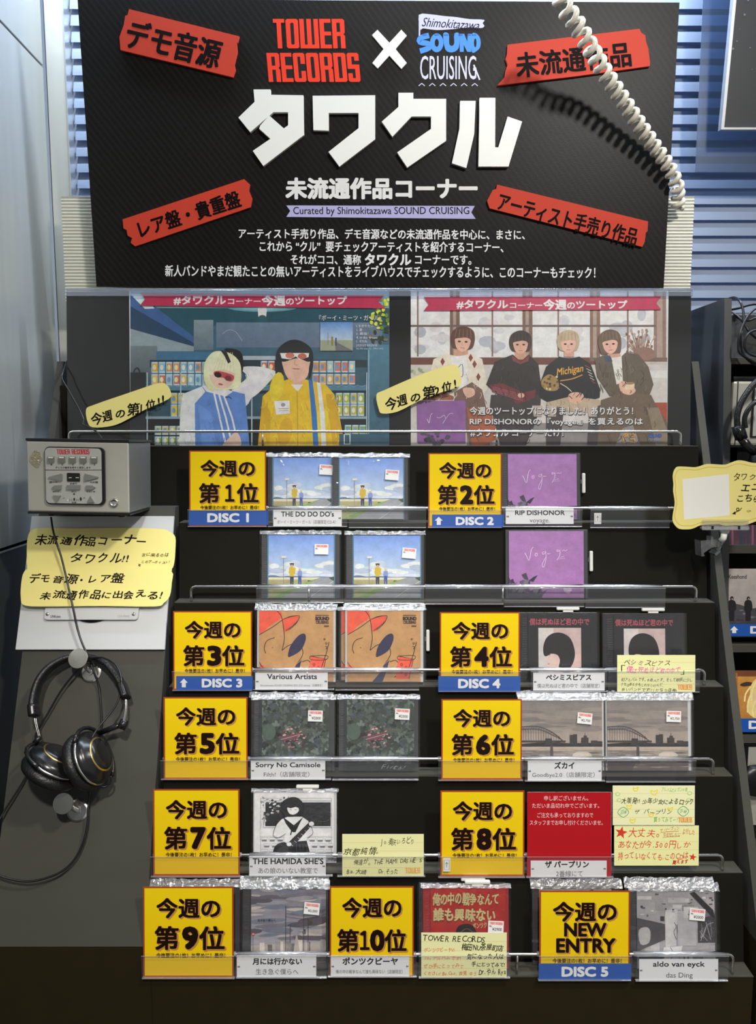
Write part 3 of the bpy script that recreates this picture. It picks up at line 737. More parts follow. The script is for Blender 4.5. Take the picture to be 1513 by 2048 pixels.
a.blob(D([(700, 300), (760, 310), (800, 350), (805, 420), (790, 455), (700, 462), (655, 440), (648, 370), (665, 325)]), 'e9e6b4')
a.blob(D([(675, 380), (770, 375), (778, 410), (765, 440), (735, 458), (700, 450), (680, 425)]), SK)
a.blob(D([(655, 380), (690, 310), (750, 310), (795, 370), (780, 392), (740, 378), (700, 382), (680, 400)]), 'efecc0')
for i in range(7): a.line(D([(720 + i * 8, 305), (690 + i * 14, 385)]), 1.0, 'cfca94')
a.poly(D([(715, 292), (745, 305), (762, 345), (750, 352), (735, 320)]), '2a2622')
a.blob(D([(690, 388), (715, 384), (772, 402), (768, 426), (745, 424), (730, 412), (700, 408)]), 'b84a50'); a.ell(436.5, 750, 7.5, 5.5, '2a1618', 12, .3); a.ell(457, 757, 7, 5.5, '7a3038', 12, .3)
a.ell(442, 769, 5, 2, 'b04a4a', 8, .2); a.line(D([(655, 400), (668, 450), (690, 465)]), 4, 'e2dfa8', 4)
# man in a yellow jacket
a.blob(D([(1010, 420), (1080, 420), (1080, 470), (1000, 475)]), 'd8a48c')
a.blob(D([(950, 380), (955, 300), (1000, 258), (1050, 255), (1100, 290), (1108, 350), (1100, 395), (1090, 412), (1080, 330), (1000, 310), (975, 340), (985, 412), (965, 418), (950, 395)]), '15181a')
a.blob(D([(984, 330), (1085, 330), (1090, 370), (1080, 410), (1040, 432), (1005, 418), (985, 380)]), 'e2b29c')
a.blob(D([(975, 330), (1000, 285), (1060, 280), (1095, 325), (1088, 345), (1040, 330), (985, 345)]), '17191b')
a.poly(D([(968, 308), (1090, 308), (1088, 325), (1050, 336), (1035, 322), (1010, 335), (975, 330)]), 'f2efec'); a.ell(580.5, 711.5, 9, 6, 'c8745a', 12); a.ell(605, 713, 9, 6, 'b8654c', 12)
a.line(D([(1022, 374), (1050, 375)]), 1.6, '9a4c44'); a.line(D([(1032, 335), (1030, 356), (1044, 358)]), 1.2, 'c08a74', 3)
a.poly(D([(960, 432), (1012, 415), (1040, 460), (1072, 418), (1160, 440), (1195, 480), (1215, 560), (1240, 700), (875, 700), (885, 590), (895, 490)]), 'e2b81e')
a.poly(D([(895, 490), (930, 560), (925, 700), (875, 700), (885, 590)]), 'cfa318'); a.poly(D([(1160, 480), (1195, 480), (1240, 700), (1190, 700)]), 'cba016')
a.poly(D([(1015, 440), (1065, 440), (1042, 470)]), 'f0f0f2'); a.line(D([(1040, 466), (1043, 700)]), 1.4, 'b08a18')
folds([(895, 500), (1080, 680)], 'c99e18', 'f0cd3c', 40, 4, 2.2); folds([(1165, 480), (1215, 680)], 'b8901a', 'eac838', 10, 5, 2)
for (p_, c_) in (((955, 450), 'edc72e'), ((990, 640), 'd0a41a'), ((1140, 600), 'edc72e')): a.ell(*D([p_])[0], 14, 30, c_, 14, .2)
a.poly(D([(1088, 420), (1105, 425), (1122, 560), (1130, 700), (1108, 700), (1100, 560)]), '2f6fb8'); a.poly(D([(1122, 430), (1138, 434), (1155, 560), (1162, 700), (1142, 700), (1136, 560)]), 'efeee4')
a.poly(D([(943, 510), (1008, 507), (1010, 562), (952, 567)]), 'e8e6e8'); a.ell(567, 810, 4.5, 4, '8a95a8', 10); a.line([(558, 818), (578, 817)], 1.4, 'b88a4c'); a.line([(559, 822), (577, 821)], 1.0, '8a95a8')
a.rect(679, 868, 779, 892, '31566a'); a.line(D([(1238, 650), (1262, 650), (1262, 690), (1238, 690)]), 2, 'dfe6e6', 0, True)
# white track list
a.text('『ボーイ・ミーツ・ガール』', 639, 631, 124, 11, 'e8ecee', 0.01)
a.rect(641, 645, 706, 702, '5c8cc8', 'cfdcea'); a.rect(641, 681, 706, 702, '9aa08a'); a.poly([(672, 684), (706, 702), (672, 702), (670, 684)], '6d6f70'); a.rect(663, 674, 667, 692, '8c7a2c'); a.rect(671, 676, 674, 692, '3c4c78'); a.rect(656, 666, 656.8, 690, '555c60')
for i, s in enumerate(('1. わかりたい', '2. 夏', '3. 最強！', '4. in the dream', '5. またね')): a.text(s, 713, 650 + i * 7.6, (34, 12, 24, 42, 22)[i], 5.6, 'dfe6ea', 0.0, res=1)
a.text('2025/6/9 RELEASE', 713, 689, 42, 4.4, 'ccd6dc', 0, res=1); a.text('¥2,750 (tax in)  (TRS-001)', 713, 696, 54, 4.4, 'ccd6dc', 0, res=1)
# banner
RB = 'b52c52'
a.poly([(281, 586), (770, 591), (757, 604), (772, 617.5), (281, 612), (291, 599)], RB)
def banner(a, x0, y0, sc_):
    w = 346 * sc_
    a.text('#タワクル', x0, y0 + 1, 103 * sc_, 17, 'f0eef0', 0.04); a.text('コーナー', x0 + 108 * sc_, y0 + 6, 65 * sc_, 11, 'f0eef0', 0.03)
    a.text('今週', x0 + 176 * sc_, y0, 46 * sc_, 20, 'f0eef0', 0.04); a.text('の', x0 + 224 * sc_, y0 + 6, 15 * sc_, 12, 'f0eef0', 0.03); a.text('ツートップ', x0 + 242 * sc_, y0 + 2, 103 * sc_, 16, 'f0eef0', 0.04)
banner(a, 349, 592, 1.0)
a.build('printed_picture', M['photo'], t, cap=0.0028)

t, f, w, h = sheet('poster', 'poster of four seated young people before a window, under the right half of the header', 'poster', PP, 822, 1335, 892, 583)
a = Art(f, 0.0006, 1.2)
D = lambda pts: q(pts, 773 / 1513.0, 740, 560)
a.clip = (822, 583, 1335, 892); a.rect(822, 583, 1335, 892, 'cfcbc6', 'a99c92')
for (x0, x1) in ((160, 320), (352, 602), (635, 865), (900, 1130)):
    a.poly(D([(x0, 50), (x1, 50), (x1, 302), (x0, 302)]), 'dcdde0')
    for i in range(9):
        cx_, cy_ = rnd.uniform(x0 + 25, x1 - 25), rnd.uniform(130, 280); a.ell(*D([(cx_, cy_)])[0], rnd.uniform(8, 20), rnd.uniform(5, 14), rnd.choice(['c9cbd0', 'b7bac2', 'd2cdd0', 'e4e6e8', 'aeb4bd']), 10)
WD = '7a5c4c'
for x0, x1, c in ((314, 352, WD), (598, 637, WD), (862, 902, '836554'), (1112, 1160, '8a7468')): a.poly(D([(x0, 40), (x1, 40), (x1, 320), (x0, 320)]), c); a.poly(D([(x0 + 12, 40), (x1 - 14, 40), (x1 - 14, 320), (x0 + 12, 320)]), 'a8948a')
for x in (188, 480, 738, 1010): a.line(D([(x, 44), (x, 300)]), 3.2, '84695c')
a.poly(D([(160, 176), (1120, 176), (1120, 184), (160, 184)]), '6d5a55'); a.poly(D([(160, 304), (900, 304), (900, 332), (160, 332)]), '6a4030'); a.poly(D([(860, 304), (1165, 304), (1165, 320), (860, 318)]), '7a5f55')
a.poly(D([(160, 332), (1165, 332), (1165, 655), (160, 655)]), 'c9c3bf'); a.poly(D([(160, 440), (440, 430), (450, 470), (160, 470)]), '9a5c44'); a.poly(D([(1110, 480), (1165, 480), (1165, 600), (1100, 590)]), 'a04c34')
a.poly(D([(1070, 355), (1165, 355), (1165, 385), (1070, 380)]), 'd4d2d0')
for i in range(46):
    x, y = rnd.uniform(1005, 1115), rnd.uniform(195, 285); x2, y2 = 1062 + (x - 1060) * .35, 285; a.line(D([(x, y), (x2, y2)]), 1.3, rnd.choice(['8a6a58', 'a08474', '6c4c3e'])); a.ell(*D([(x, y)])[0], 2.6, 3.4, rnd.choice(['9a7c6c', '7a5c50', 'b49c90']), 6)
a.ell(*D([(1075, 290)])[0], 22, 14, '8c6c60', 12)
a.poly(D([(380, 500), (860, 490), (880, 600), (380, 600)]), 'd2ccca'); a.poly(D([(380, 560), (1060, 560), (1060, 655), (380, 655)]), '8b8684'); a.poly(D([(480, 590), (700, 590), (700, 655), (480, 655)]), 'a5a09e')
for i in range(8): a.ell(*D([(165 + i * 10, rnd.uniform(345, 370))])[0], 5, 3, rnd.choice(['8aa070', 'a4b88c', 'c4ccb0']), 7, rnd.uniform(0, 3))
def head(cx, cy, s, hair, skin, long=0.0, tilt=0.0):
    """design pixels: face centre, half height"""
    hx = lambda pts: D([(cx + (x * math.cos(tilt) - y * math.sin(tilt)) * s, cy + (x * math.sin(tilt) + y * math.cos(tilt)) * s) for x, y in pts])
    a.blob(hx([(-1.05, .5 + long), (-1.25, -.3), (-.95, -1.1), (0, -1.5), (.95, -1.15), (1.2, -.3), (1.05, .5 + long), (.6, .8 + long * .6), (-.6, .8 + long * .6)]), hair)
    a.blob(hx([(-.72, -.5), (.72, -.5), (.78, .1), (.55, .75), (0, 1.1), (-.55, .75), (-.78, .1)]), skin)
    a.blob(hx([(-.95, 0), (-1.0, -.8), (-.3, -1.3), (.5, -1.25), (1.0, -.6), (.9, .1), (.7, -.25), (.25, -.38), (-.2, -.32), (-.7, -.22)]), hair)
    for e in (-.34, .34): a.ell(*hx([(e, .05)])[0], s * .085, s * .05, '2c201c', 7); 
    a.line(hx([(0, .1), (-.08, .42), (.1, .44)]), .8, 'b07a68'); a.line(hx([(-.22, .68), (.22, .68)]), 1.1, 'a05850')
    for k in range(5): a.line(hx([(-.7 + k * .35, -1.2), (-.8 + k * .4, -.35)]), .7, '000000' if hair < '5' else '8a7a68')
SK = 'dcae98'
# figure 1: cream cardigan
a.poly(D([(330, 270), (385, 270), (385, 310), (330, 310)]), 'c89880')
a.poly(D([(250, 310), (300, 290), (345, 300), (400, 288), (440, 310), (462, 420), (440, 460), (380, 480), (250, 420), (240, 350)]), 'ded3c2')
a.poly(D([(318, 300), (378, 296), (390, 420), (330, 430)]), 'efe9e4')
for (x, y) in ((285, 320), (410, 330), (300, 360), (425, 380), (395, 305)): a.poly(D([(x, y - 16), (x + 9, y), (x, y + 16), (x - 9, y)]), '7c3c34')
a.line(D([(345, 345), (362, 330), (364, 375), (352, 378)]), 1.3, '4a4440', 3)
a.poly(D([(330, 440), (400, 400), (440, 430), (460, 520), (470, 655), (390, 655), (380, 600), (330, 520)]), '74584c'); a.blob(D([(365, 425), (405, 425), (410, 450), (380, 460)]), SK)
a.poly(D([(380, 500), (470, 500), (505, 620), (440, 655), (400, 655)]), 'a45a3c')
folds([(255, 320), (440, 450)], 'c4b6a2', 'efe6d8', 26, 6); folds([(385, 460), (450, 640)], '5c443a', '8a6c5e', 16, 7)
head(364, 240, 39, '5b3a2c', SK, .05, .06)
# figure 2: dark shirt with plaid at the waist
a.poly(D([(568, 280), (612, 280), (612, 312), (568, 312)]), 'c89880')
a.poly(D([(490, 320), (560, 292), (590, 320), (622, 292), (660, 330), (672, 420), (660, 470), (600, 460), (500, 450), (455, 410)]), '2e2622')
a.poly(D([(555, 295), (590, 322), (625, 295), (620, 318), (590, 330), (560, 318)]), '7a3a34')
a.poly(D([(475, 450), (560, 450), (670, 450), (668, 500), (640, 580), (610, 655), (510, 655), (490, 560), (470, 500)]), '3a3532')
a.poly(D([(470, 410), (520, 405), (600, 440), (650, 430), (645, 460), (600, 480), (570, 485), (560, 460), (480, 440)]), '6e2a30')
for k in range(5): a.line(D([(480 + k * 30, 408 + k * 7), (492 + k * 30, 440 + k * 8)]), 1.2, '3a1a20'); a.line(D([(480, 418 + k * 5), (600, 450 + k * 6)]), .8, 'a8646a')
a.ell(*D([(592, 452)])[0], 7, 5, SK, 10)
folds([(480, 330), (655, 440)], '1f1916', '453a34', 34, 8); folds([(500, 500), (640, 640)], '2a2623', '4c4642', 20, 9)
head(590, 252, 36, '3a2c26', 'd4a48e', .05)
# figure 3: black sweater with yellow lettering
a.poly(D([(760, 270), (800, 270), (800, 300), (760, 300)]), 'd0a08a')
a.poly(D([(690, 340), (740, 300), (780, 310), (820, 300), (865, 330), (902, 430), (900, 460), (850, 480), (700, 480), (665, 460), (668, 400)]), '1f1e22')
a.blob(D([(670, 400), (700, 370), (735, 390), (735, 430), (690, 432)]), 'a0824c'); 
for i in range(16): a.ell(*D([(rnd.uniform(675, 738), rnd.uniform(378, 428))])[0], 2.6, 2.6, rnd.choice(['2a2622', 'd8c89c', '8c6a34', '5c4424']), 6)
for k in range(6): a.line(D([(842 + k * 5, 335 + k * 12), (862 + k * 4, 345 + k * 12)]), 1.2, rnd.choice(['a04848', 'c8c0b0']))
a.text('Michigan', 1112, 738, 54, 18, 'd8a238', 0.02, -9, shear=0.3); a.line(D([(745, 395), (790, 388), (832, 372)]), 2.2, 'cc8f34', 3)
a.line(D([(745, 405), (770, 420), (790, 438)]), 1.6, 'cfc4ae', 3)
a.poly(D([(690, 480), (790, 455), (900, 470), (905, 500), (870, 520), (700, 510)]), 'b9a68e'); a.poly(D([(690, 490), (760, 500), (745, 655), (690, 655)]), '4a4240'); a.poly(D([(860, 500), (905, 490), (890, 655), (850, 655)]), '4a4744')
a.blob(D([(778, 450), (800, 440), (832, 445), (836, 470), (808, 486), (782, 476)]), SK)
folds([(745, 420), (880, 455)], '141317', '34323a', 16, 10); folds([(700, 470), (890, 500)], '9c8a74', 'd0c0a8', 14, 11)
head(777, 250, 36, 'b8a488', 'dcb09c', .0)
# figure 4: olive jacket with cup
a.poly(D([(930, 275), (975, 275), (985, 310), (930, 310)]), 'd0a08a')
a.poly(D([(880, 310), (925, 290), (965, 320), (1000, 285), (1050, 290), (1090, 340), (1110, 410), (1095, 450), (1000, 450), (940, 455), (890, 380)]), '615548')
a.poly(D([(945, 305), (985, 300), (990, 400), (965, 410)]), 'e0dad2'); a.poly(D([(915, 300), (940, 296), (950, 320), (925, 322)]), '3c4c66')
a.line(D([(1000, 300), (1010, 420)]), 1.2, '4a4036'); a.poly(D([(905, 360), (935, 362), (935, 385), (908, 382)]), '564a3e')
a.poly(D([(905, 470), (1000, 440), (1100, 450), (1125, 500), (1165, 560), (1165, 655), (1060, 655), (1030, 560), (990, 580), (960, 655), (890, 655)]), '6b5a4a')
a.poly(D([(1085, 500), (1130, 500), (1165, 590), (1165, 655), (1120, 655)]), '8a7a66')
a.blob(D([(975, 405), (1000, 398), (1040, 430), (1020, 450), (985, 440)]), SK); a.poly(D([(997, 405), (1036, 405), (1034, 428), (1000, 430)]), 'd8c4a4'); a.ell(*D([(1016, 405)])[0], 10, 2.6, '9a7a54', 12)
folds([(895, 320), (1085, 440)], '4c4338', '786a5a', 38, 12); folds([(905, 460), (1120, 640)], '54473a', '7e6c5a', 36, 13, 2.2)
head(940, 250, 37, '6a5446', 'dcae9c', .45, -.06)
for x in (635, 690, 850): a.poly(D([(x, 492), (x + 42, 492), (x + 38, 535), (x + 6, 535)]), 'b8a89c')
a.poly(D([(185, 475), (375, 472), (375, 640), (187, 640)]), '8a5c98'); a.line(D([(225, 545), (232, 560), (238, 530), (246, 522)]), 1, 'd8c8e0', 4); a.line(D([(262, 538), (275, 540), (290, 530), (296, 545), (285, 562), (310, 526), (326, 524)]), .9, 'd0bcd8', 4)
for i in range(16): a.ell(*D([(rnd.uniform(190, 310), rnd.uniform(600, 640))])[0], rnd.uniform(3, 8), rnd.uniform(3, 6), rnd.choice(['3c3444', '4c4454', '2c2634', '5c5064']), 6, rnd.uniform(0, 3))
for dx, dy, c, bo in ((.9, .9, '2c2826', .05), (0, 0, 'f2f0ec', .022)):
    a.text('今週のツートップになりました！ありがとう！', 940 + dx, 814 + dy, 326, 16, c, bo); a.text('RIP DISHONORの『voyage.』を買えるのは', 940 + dx, 836 + dy, 345, 16, c, bo); a.text('#タワクル コーナーだけ！', 941 + dx, 858 + dy, 186, 15, c, bo)
a.text('タワ', 1246, 867, 24, 8, 'd59a3c', 0.04); a.text('レコ', 1246, 877, 24, 10, 'd59a3c', 0.04)
a.text('SOUND', 1297, 868, 26, 7, '3a62b0', 0.05); a.text('CRUISING', 1297, 877, 24, 8, '8a93a8', 0.02)
a.poly([(848, 595), (1322, 594), (1312, 607), (1322, 620), (848, 622), (858, 609)], RB)
banner(a, 914, 600, 0.985)
a.build('printed_picture', M['photo'], t, cap=0.0028)

# ---------------------------------------------------------------- yellow speech strips stuck on the acrylic
def speech(label, pts, text, tx, ty, tw, th, ang):
    pl = BB.off(0.0135); m = mw_of(pl, min(p[0] for p in pts), max(p[1] for p in pts)); t = thing('speech_strip', label, 'paper sign', m); f = sheet_fn(pl, m)
    MB().prism([f(*p) for p in smooth_closed(pts, 3)], 0, 0.0007).build('paper', M['ypaper'], t)
    a = Art(f, 0.0008); a.text(text, tx, ty, tw, th, '15130f', 0.026, ang, hand=1.0); a.build('handwriting', M['print'], t)
speech('hand-lettered yellow strip reading first place, on the lower left of the left poster', q([(152, 545), (185, 525), (330, 475), (455, 434), (490, 440), (508, 470), (500, 500), (400, 545), (300, 600), (240, 617), (180, 619), (160, 600)], 720 / 1513., 100, 560), '今週の第1位!!', 180, 829, 152, 25, -15.5)
speech('hand-lettered yellow strip reading second place, between the two posters', q([(26, 450), (60, 430), (200, 370), (310, 335), (345, 338), (357, 380), (352, 415), (280, 440), (190, 475), (110, 515), (50, 523), (35, 505)], 773 / 1513., 740, 560), '今週の第2位!', 768, 799, 148, 26, -17.5)

# ---------------------------------------------------------------- yellow rank cards
M['cardback'] = pm('card_edge', hexc('8a3a1c'), 0.5)
def disc_art(a, txt, x0, x1, y0, y1, tx0, tx1, arrow=None):
    a.text(txt, tx0, y0 + (y1 - y0) * .22, tx1 - tx0, (y1 - y0) * .56, 'dfe3ea', 0.055)
    if arrow:
        c = arrow; h = (y1 - y0); a.poly([(c, y0 + h * .18), (c + 8, y0 + h * .47), (c - 8, y0 + h * .47)], 'e3e6ea'); a.rect(c - 4, y0 + h * .45, c + 4, y0 + h * .80, 'e3e6ea')
def strip(k, xl, xr, y1, y0, txt, tx0, tx1, arrow, label, dz=0.0):
    t, f, w, h = sheet('disc_strip', label, 'label strip', card_plane(k).off(0.0016 + dz), xl, xr, y1, y0, thick=0.0004, mat=M['blue'])
    a = Art(f, 0.0005); a.rect(xl, y0, xr, y1, '1f4f9e'); disc_art(a, txt, xl, xr, y0, y1, tx0, tx1, arrow); a.build('printed_face', M['laminated'], t)
M['blue'] = pm('blue_card', hexc('1f4f9e'), 0.4)
ord_ = {1: 'first', 2: 'second', 3: 'third', 4: 'fourth', 5: 'fifth', 6: 'sixth', 7: 'seventh', 8: 'eighth', 9: 'ninth', 10: 'tenth'}
def rank_card(n, k, xl, xr, yb, xtl, xtr, yt, disc=None):
    """pixel corners of the card: bottom left/right at yb, top left/right at yt; printed in units of the card"""
    pl = card_plane(k); m = mw_of(pl, xl, yb)
    lab = 'yellow card with black characters ranking this week\'s ' + (ord_[n] + ' place' if n else 'new entry')
    if n == 9: lab += ', at the lower left'
    t = thing('rank_card', lab, 'card', m, 'yellow ranking cards standing in the rails')
    f0 = sheet_fn(pl, m); w = f0(xr, yb)[0]; h = f0((xtl + xtr) / 2, yt)[1]
    MB().box(0, w, 0, h, 0, 0.0006).build('card', M['cardback'], t)
    f = lambda x, y: (x / 150.0 * w, (1 - y / 155.0) * h)
    a = Art(f, 0.0007)
    a.rect(0, 0, 150, 155, '93401c'); a.rect(2.6, 2.6, 147.4, 152, 'e6bb10', 'dfb20e')
    def sh(s, x, y, w_, h_, b=0.034):
        a.text(s, x + 2.2, y + 1.9, w_, h_, 'ab7a3a', b + .012); a.text(s, x, y, w_, h_, '1a0b05', b)
    def one(x, y, w_, h_):
        for dx, dy, c in ((2.2, 1.9, 'ab7a3a'), (0, 0, '1a0b05')):
            P = lambda p: [(x + u * w_ + dx, y + v * h_ + dy) for u, v in p]
            a.poly(P([(.36, 0), (.64, 0), (.64, .86), (.36, .86)]), c); a.poly(P([(.36, 0), (.36, .24), (.04, .24), (.04, .12)]), c); a.poly(P([(.0, .85), (1, .85), (1, 1), (0, 1)]), c)
    sh('今週の', 23, 20, 104, 33)
    if n:
        s = '第%d位' % n
        if n < 10: sh('第', 20, 68, 38, 39, .034); (one(70, 70, 18, 35) if n == 1 else sh(str(n), 67, 70, 22, 35, .055)); sh('位', 94, 68, 40, 39, .034)
        else: sh('第', 14, 74, 37, 37, .034); one(54, 76, 17, 33); sh('0', 74, 76, 22, 33, .05); sh('位', 99, 74, 37, 37, .034)
    else:
        sh('NEW', 42, 57, 68, 22, .04); sh('ENTRY', 29, 84, 96, 23, .04)
    yy = 113 if n and n < 10 else 118
    a.text('今後要注の1枚！お早めに！是非！', 22, yy, 114, 8, '2a1c10', 0.02)
    a.build('printed_face', M['laminated'], t)
    return t
rank_card(1, 1, 379, 533, 1052, 380, 531, 901); rank_card(2, 1, 857, 1004, 1054, 858, 1004, 906)
rank_card(3, 3, 347, 505, 1380, 352, 508, 1222); rank_card(4, 3, 880, 1040, 1382, 884, 1038, 1224)
rank_card(5, 4, 328, 496, 1558, 340, 502, 1394); rank_card(6, 4, 883, 1044, 1559, 883, 1041, 1398)
rank_card(7, 5, 307, 480, 1751, 317, 485, 1578); rank_card(8, 5, 881, 1049, 1752, 883, 1049, 1581)
rank_card(9, 6, 287, 468, 1954, 300, 472, 1773); rank_card(10, 6, 660, 828, 1953, 661, 830, 1772)
rank_card(0, 6, 1079, 1260, 1958, 1076, 1250, 1781)
strip(1, 378, 537, 1050, 1021, 'DISC 1', 416, 497, None, 'blue strip lettered disc one, under the first place card')
strip(1, 865, 1008, 1055, 1029, 'DISC 2', 913, 987, 878, 'blue strip lettered disc two with a white arrow')
strip(3, 353, 506, 1380, 1352, 'DISC 3', 405, 484, 368, 'blue strip lettered disc three with a white arrow')
strip(3, 877, 1041, 1382, 1352, 'DISC 4', 918, 1000, None, 'blue strip lettered disc four, under the fourth place card')
strip(6, 1078, 1263, 1959, 1927, 'DISC 5', 1125, 1216, None, 'blue strip lettered disc five, under the new entry card')

# ---------------------------------------------------------------- clear holders hanging on the rails
def holder(k, xl, xr, yb, label, curl=True):
    pl = Plane(YK[k] - 0.0105, ZK[k], 0.03); m = mw_of(pl, xl, yb); t = thing('label_holder', label, 'label holder', m, 'clear plastic label holders clipped on the rails')
    f = sheet_fn(pl, m); w = f(xr, yb)[0]; top = f(xl, RY[k] + 3.0)[1]
    b = MB().box(0, w, 0.001, top - 0.001, -0.0003, 0.0006); b.build('front_pane', M['pane'], t)
    b = MB().box(0, w, 0, 0.0018, -0.004, 0.0008, bev=0.0004).box(0, w, top - 0.001, top - 0.0002, -0.0002, 0.0008); b.build('edge', M['curl'], t)
    # the curl around the rail
    cy, cz = 0.0165 + 0.0005, 0.0   # behind the pane, at rail height
    prof = []
    r = 0.0046
    zr = RZ[k] - m.translation.z; yr = -(YK[k] + 0.006 - m.translation.y)
    n = 11
    outer = [(zr + r * math.sin(a), yr + r * math.cos(a)) for a in [math.radians(-20 + i * 240 / (n - 1)) for i in range(n)]]
    inner = [(zr + (r - .0009) * math.sin(a), yr + (r - .0009) * math.cos(a)) for a in [math.radians(-20 + i * 240 / (n - 1)) for i in range(n)]]
    b = MB(); vs = []
    for x in (0.0, w):
        for (zz_, yy_) in outer + inner[::-1]: vs.append((x, zz_, yy_))
    q_ = 2 * n
    fs = [(i, (i + 1) % q_, q_ + (i + 1) % q_, q_ + i) for i in range(q_)] + [list(range(q_))[::-1], [q_ + i for i in range(q_)]]
    b.add(vs, fs, 0, True); b.build('rail_curl', M['curl'], t); b = MB(); b.add([(0, top, 0.0004), (w, top, 0.0004), (w, zr - r * .5, yr + r * .9), (0, zr - r * .5, yr + r * .9)], [(0, 1, 2, 3)]); b.build('bridge', M['pane'], t)
    return t
HL = 'clear label holder '
holder(1, 536, 695, 1054, HL + 'over the left blue sky disc of the top row'); holder(1, 698, 853, 1056, HL + 'over the right blue sky disc of the top row')
holder(1, 1006, 1165, 1054, HL + 'over the upper purple disc'); holder(1, 1181, 1340, 1056, HL + 'holding only a small arrow tag, top row')
holder(1, 376, 534, 1054, HL + 'in front of the first place card', 0); holder(1, 856, 1004, 1056, HL + 'in front of the second place card', 0)
holder(2, 513, 688, 1206, HL + 'over the lower left blue sky disc'); holder(2, 689, 849, 1208, HL + 'over the lower right blue sky disc')
holder(2, 851, 1008, 1209, HL + 'empty, between the sky discs and the lower purple disc'); holder(2, 1009, 1169, 1214, HL + 'over the lower purple disc'); holder(2, 1171, 1331, 1216, HL + 'empty, right of the lower purple disc')
holder(3, 345, 505, 1382, HL + 'in front of the third place card', 0); holder(3, 507, 669, 1380, HL + 'over the left cartoon disc'); holder(3, 671, 839, 1381, HL + 'over the right cartoon disc')
holder(3, 877, 1042, 1384, HL + 'in front of the fourth place card', 0); holder(3, 1062, 1214, 1384, HL + 'over the left black portrait disc'); holder(3, 1216, 1400, 1385, HL + 'behind the memo under the right black portrait disc')
holder(4, 322, 498, 1560, HL + 'in front of the fifth place card', 0); holder(4, 499, 663, 1560, HL + 'over the left clover disc'); holder(4, 665, 838, 1561, HL + 'over the right clover disc')
holder(4, 877, 1047, 1562, HL + 'in front of the sixth place card', 0); holder(4, 1050, 1211, 1563, HL + 'over the left bridge disc'); holder(4, 1213, 1392, 1565, HL + 'over the right bridge disc')
holder(5, 302, 481, 1755, HL + 'in front of the seventh place card', 0); holder(5, 497, 666, 1753, HL + 'under the guitar girl disc'); holder(5, 675, 851, 1754, HL + 'behind the memo right of the guitar girl disc')
holder(5, 877, 1051, 1756, HL + 'in front of the eighth place card', 0); holder(5, 1053, 1228, 1756, HL + 'over the red sold-out card')
holder(6, 284, 470, 1958, HL + 'in front of the ninth place card', 0); holder(6, 472, 654, 1957, HL + 'under the cloudy power line disc'); holder(6, 656, 834, 1955, HL + 'in front of the tenth place card', 0)
holder(6, 838, 1021, 1957, HL + 'behind the memo under the red disc', 0); holder(6, 1077, 1263, 1962, HL + 'in front of the new entry card', 0); holder(6, 1272, 1457, 1963, HL + 'under the grey collage disc')

# title cards inside the holders
def title(k, xl, xr, yb, yt, l1, b1, l2, b2, label):
    t, f, w, h = sheet('title_card', label, 'label', card_plane(k).off(0.0022), xl, xr, yb, yt, thick=0.0003, mat=M['paper'])
    a = Art(f, 0.00035); a.rect(xl, yt, xr, yb, 'd3d4d4')
    a.text(l1, b1[0], b1[1], b1[2], b1[3], '1a191c', 0.028 if ord(l1[0]) < 999 else 0.04); a.text(l2, b2[0], b2[1], b2[2], b2[3], '4a4a4c', 0.0)
    my = (yt + yb) / 2; a.text('“', xl + 2, my - 1, 4, 3, '222222', .03); a.text('”', xr - 6, my - 1, 4, 3, '222222', .03)
    a.build('printed_face', M['print'], t)
TC = 'white title card reading '
title(1, 547, 684, 1052, 1020, "THE DO DO DO's", (563, 1023, 105, 10), 'ボーイ・ミーツ・ガール（店舗限定/CD-R）', (555, 1040, 117, 8), TC + "THE DO DO DO's, below the top left sky disc")
title(1, 1012, 1148, 1048, 1017, 'RIP DISHONOR', (1031, 1021, 99, 9), 'voyage.', (1060, 1039, 40, 9), TC + 'RIP DISHONOR, below the upper purple disc')
title(3, 511, 656, 1380, 1345, 'Various Artists', (535, 1348, 99, 10), 'Shimokitazawa SOUND CRUISING 2025 (CD edition)（店舗限定）', (521, 1368, 124, 6), TC + 'Various Artists, below the cartoon disc')
title(3, 1067, 1210, 1381, 1345, 'ペシミスピアス', (1093, 1349, 90, 11), '僕は死ぬほど君の中で（店舗限定）', (1075, 1367, 125, 9), TC + 'pessimist piers in katakana, below the black portrait disc')
title(4, 502, 651, 1560, 1521, 'Sorry No Camisole', (512, 1525, 129, 12), 'Filth!（店舗限定）', (528, 1543, 91, 11), TC + 'Sorry No Camisole, below the clover disc')
title(4, 1056, 1204, 1562, 1521, 'ズカイ', (1110, 1524, 39, 13), 'Goodbye2.0（店舗限定）', (1065, 1544, 125, 12), TC + 'Goodbye2.0, below the bridge disc')
title(5, 499, 652, 1752, 1712, "THE HAMIDA SHE'S", (506, 1716, 141, 12), 'あの娘のいない教室で', (517, 1735, 119, 12), TC + "THE HAMIDA SHE'S, below the guitar girl disc")
title(5, 1062, 1214, 1753, 1721, 'ザ パープリン', (1091, 1722, 87, 13), '2番線にて', (1113, 1741, 53, 12), TC + 'za papurin in katakana, on the red card')
title(6, 474, 633, 1954, 1911, '月には行かない', (506, 1916, 98, 13), '生き急ぐ僕らへ', (512, 1937, 85, 12), TC + 'tsuki ni wa ikanai, below the cloudy disc')
title(6, 662, 819, 1953, 1911, 'ポンツクピーヤ', (686, 1915, 110, 14), '俺の中の戦争なんて誰も興味ない（店舗限定）', (672, 1939, 134, 8), TC + 'pontsuku piya in katakana, over the tenth place card')
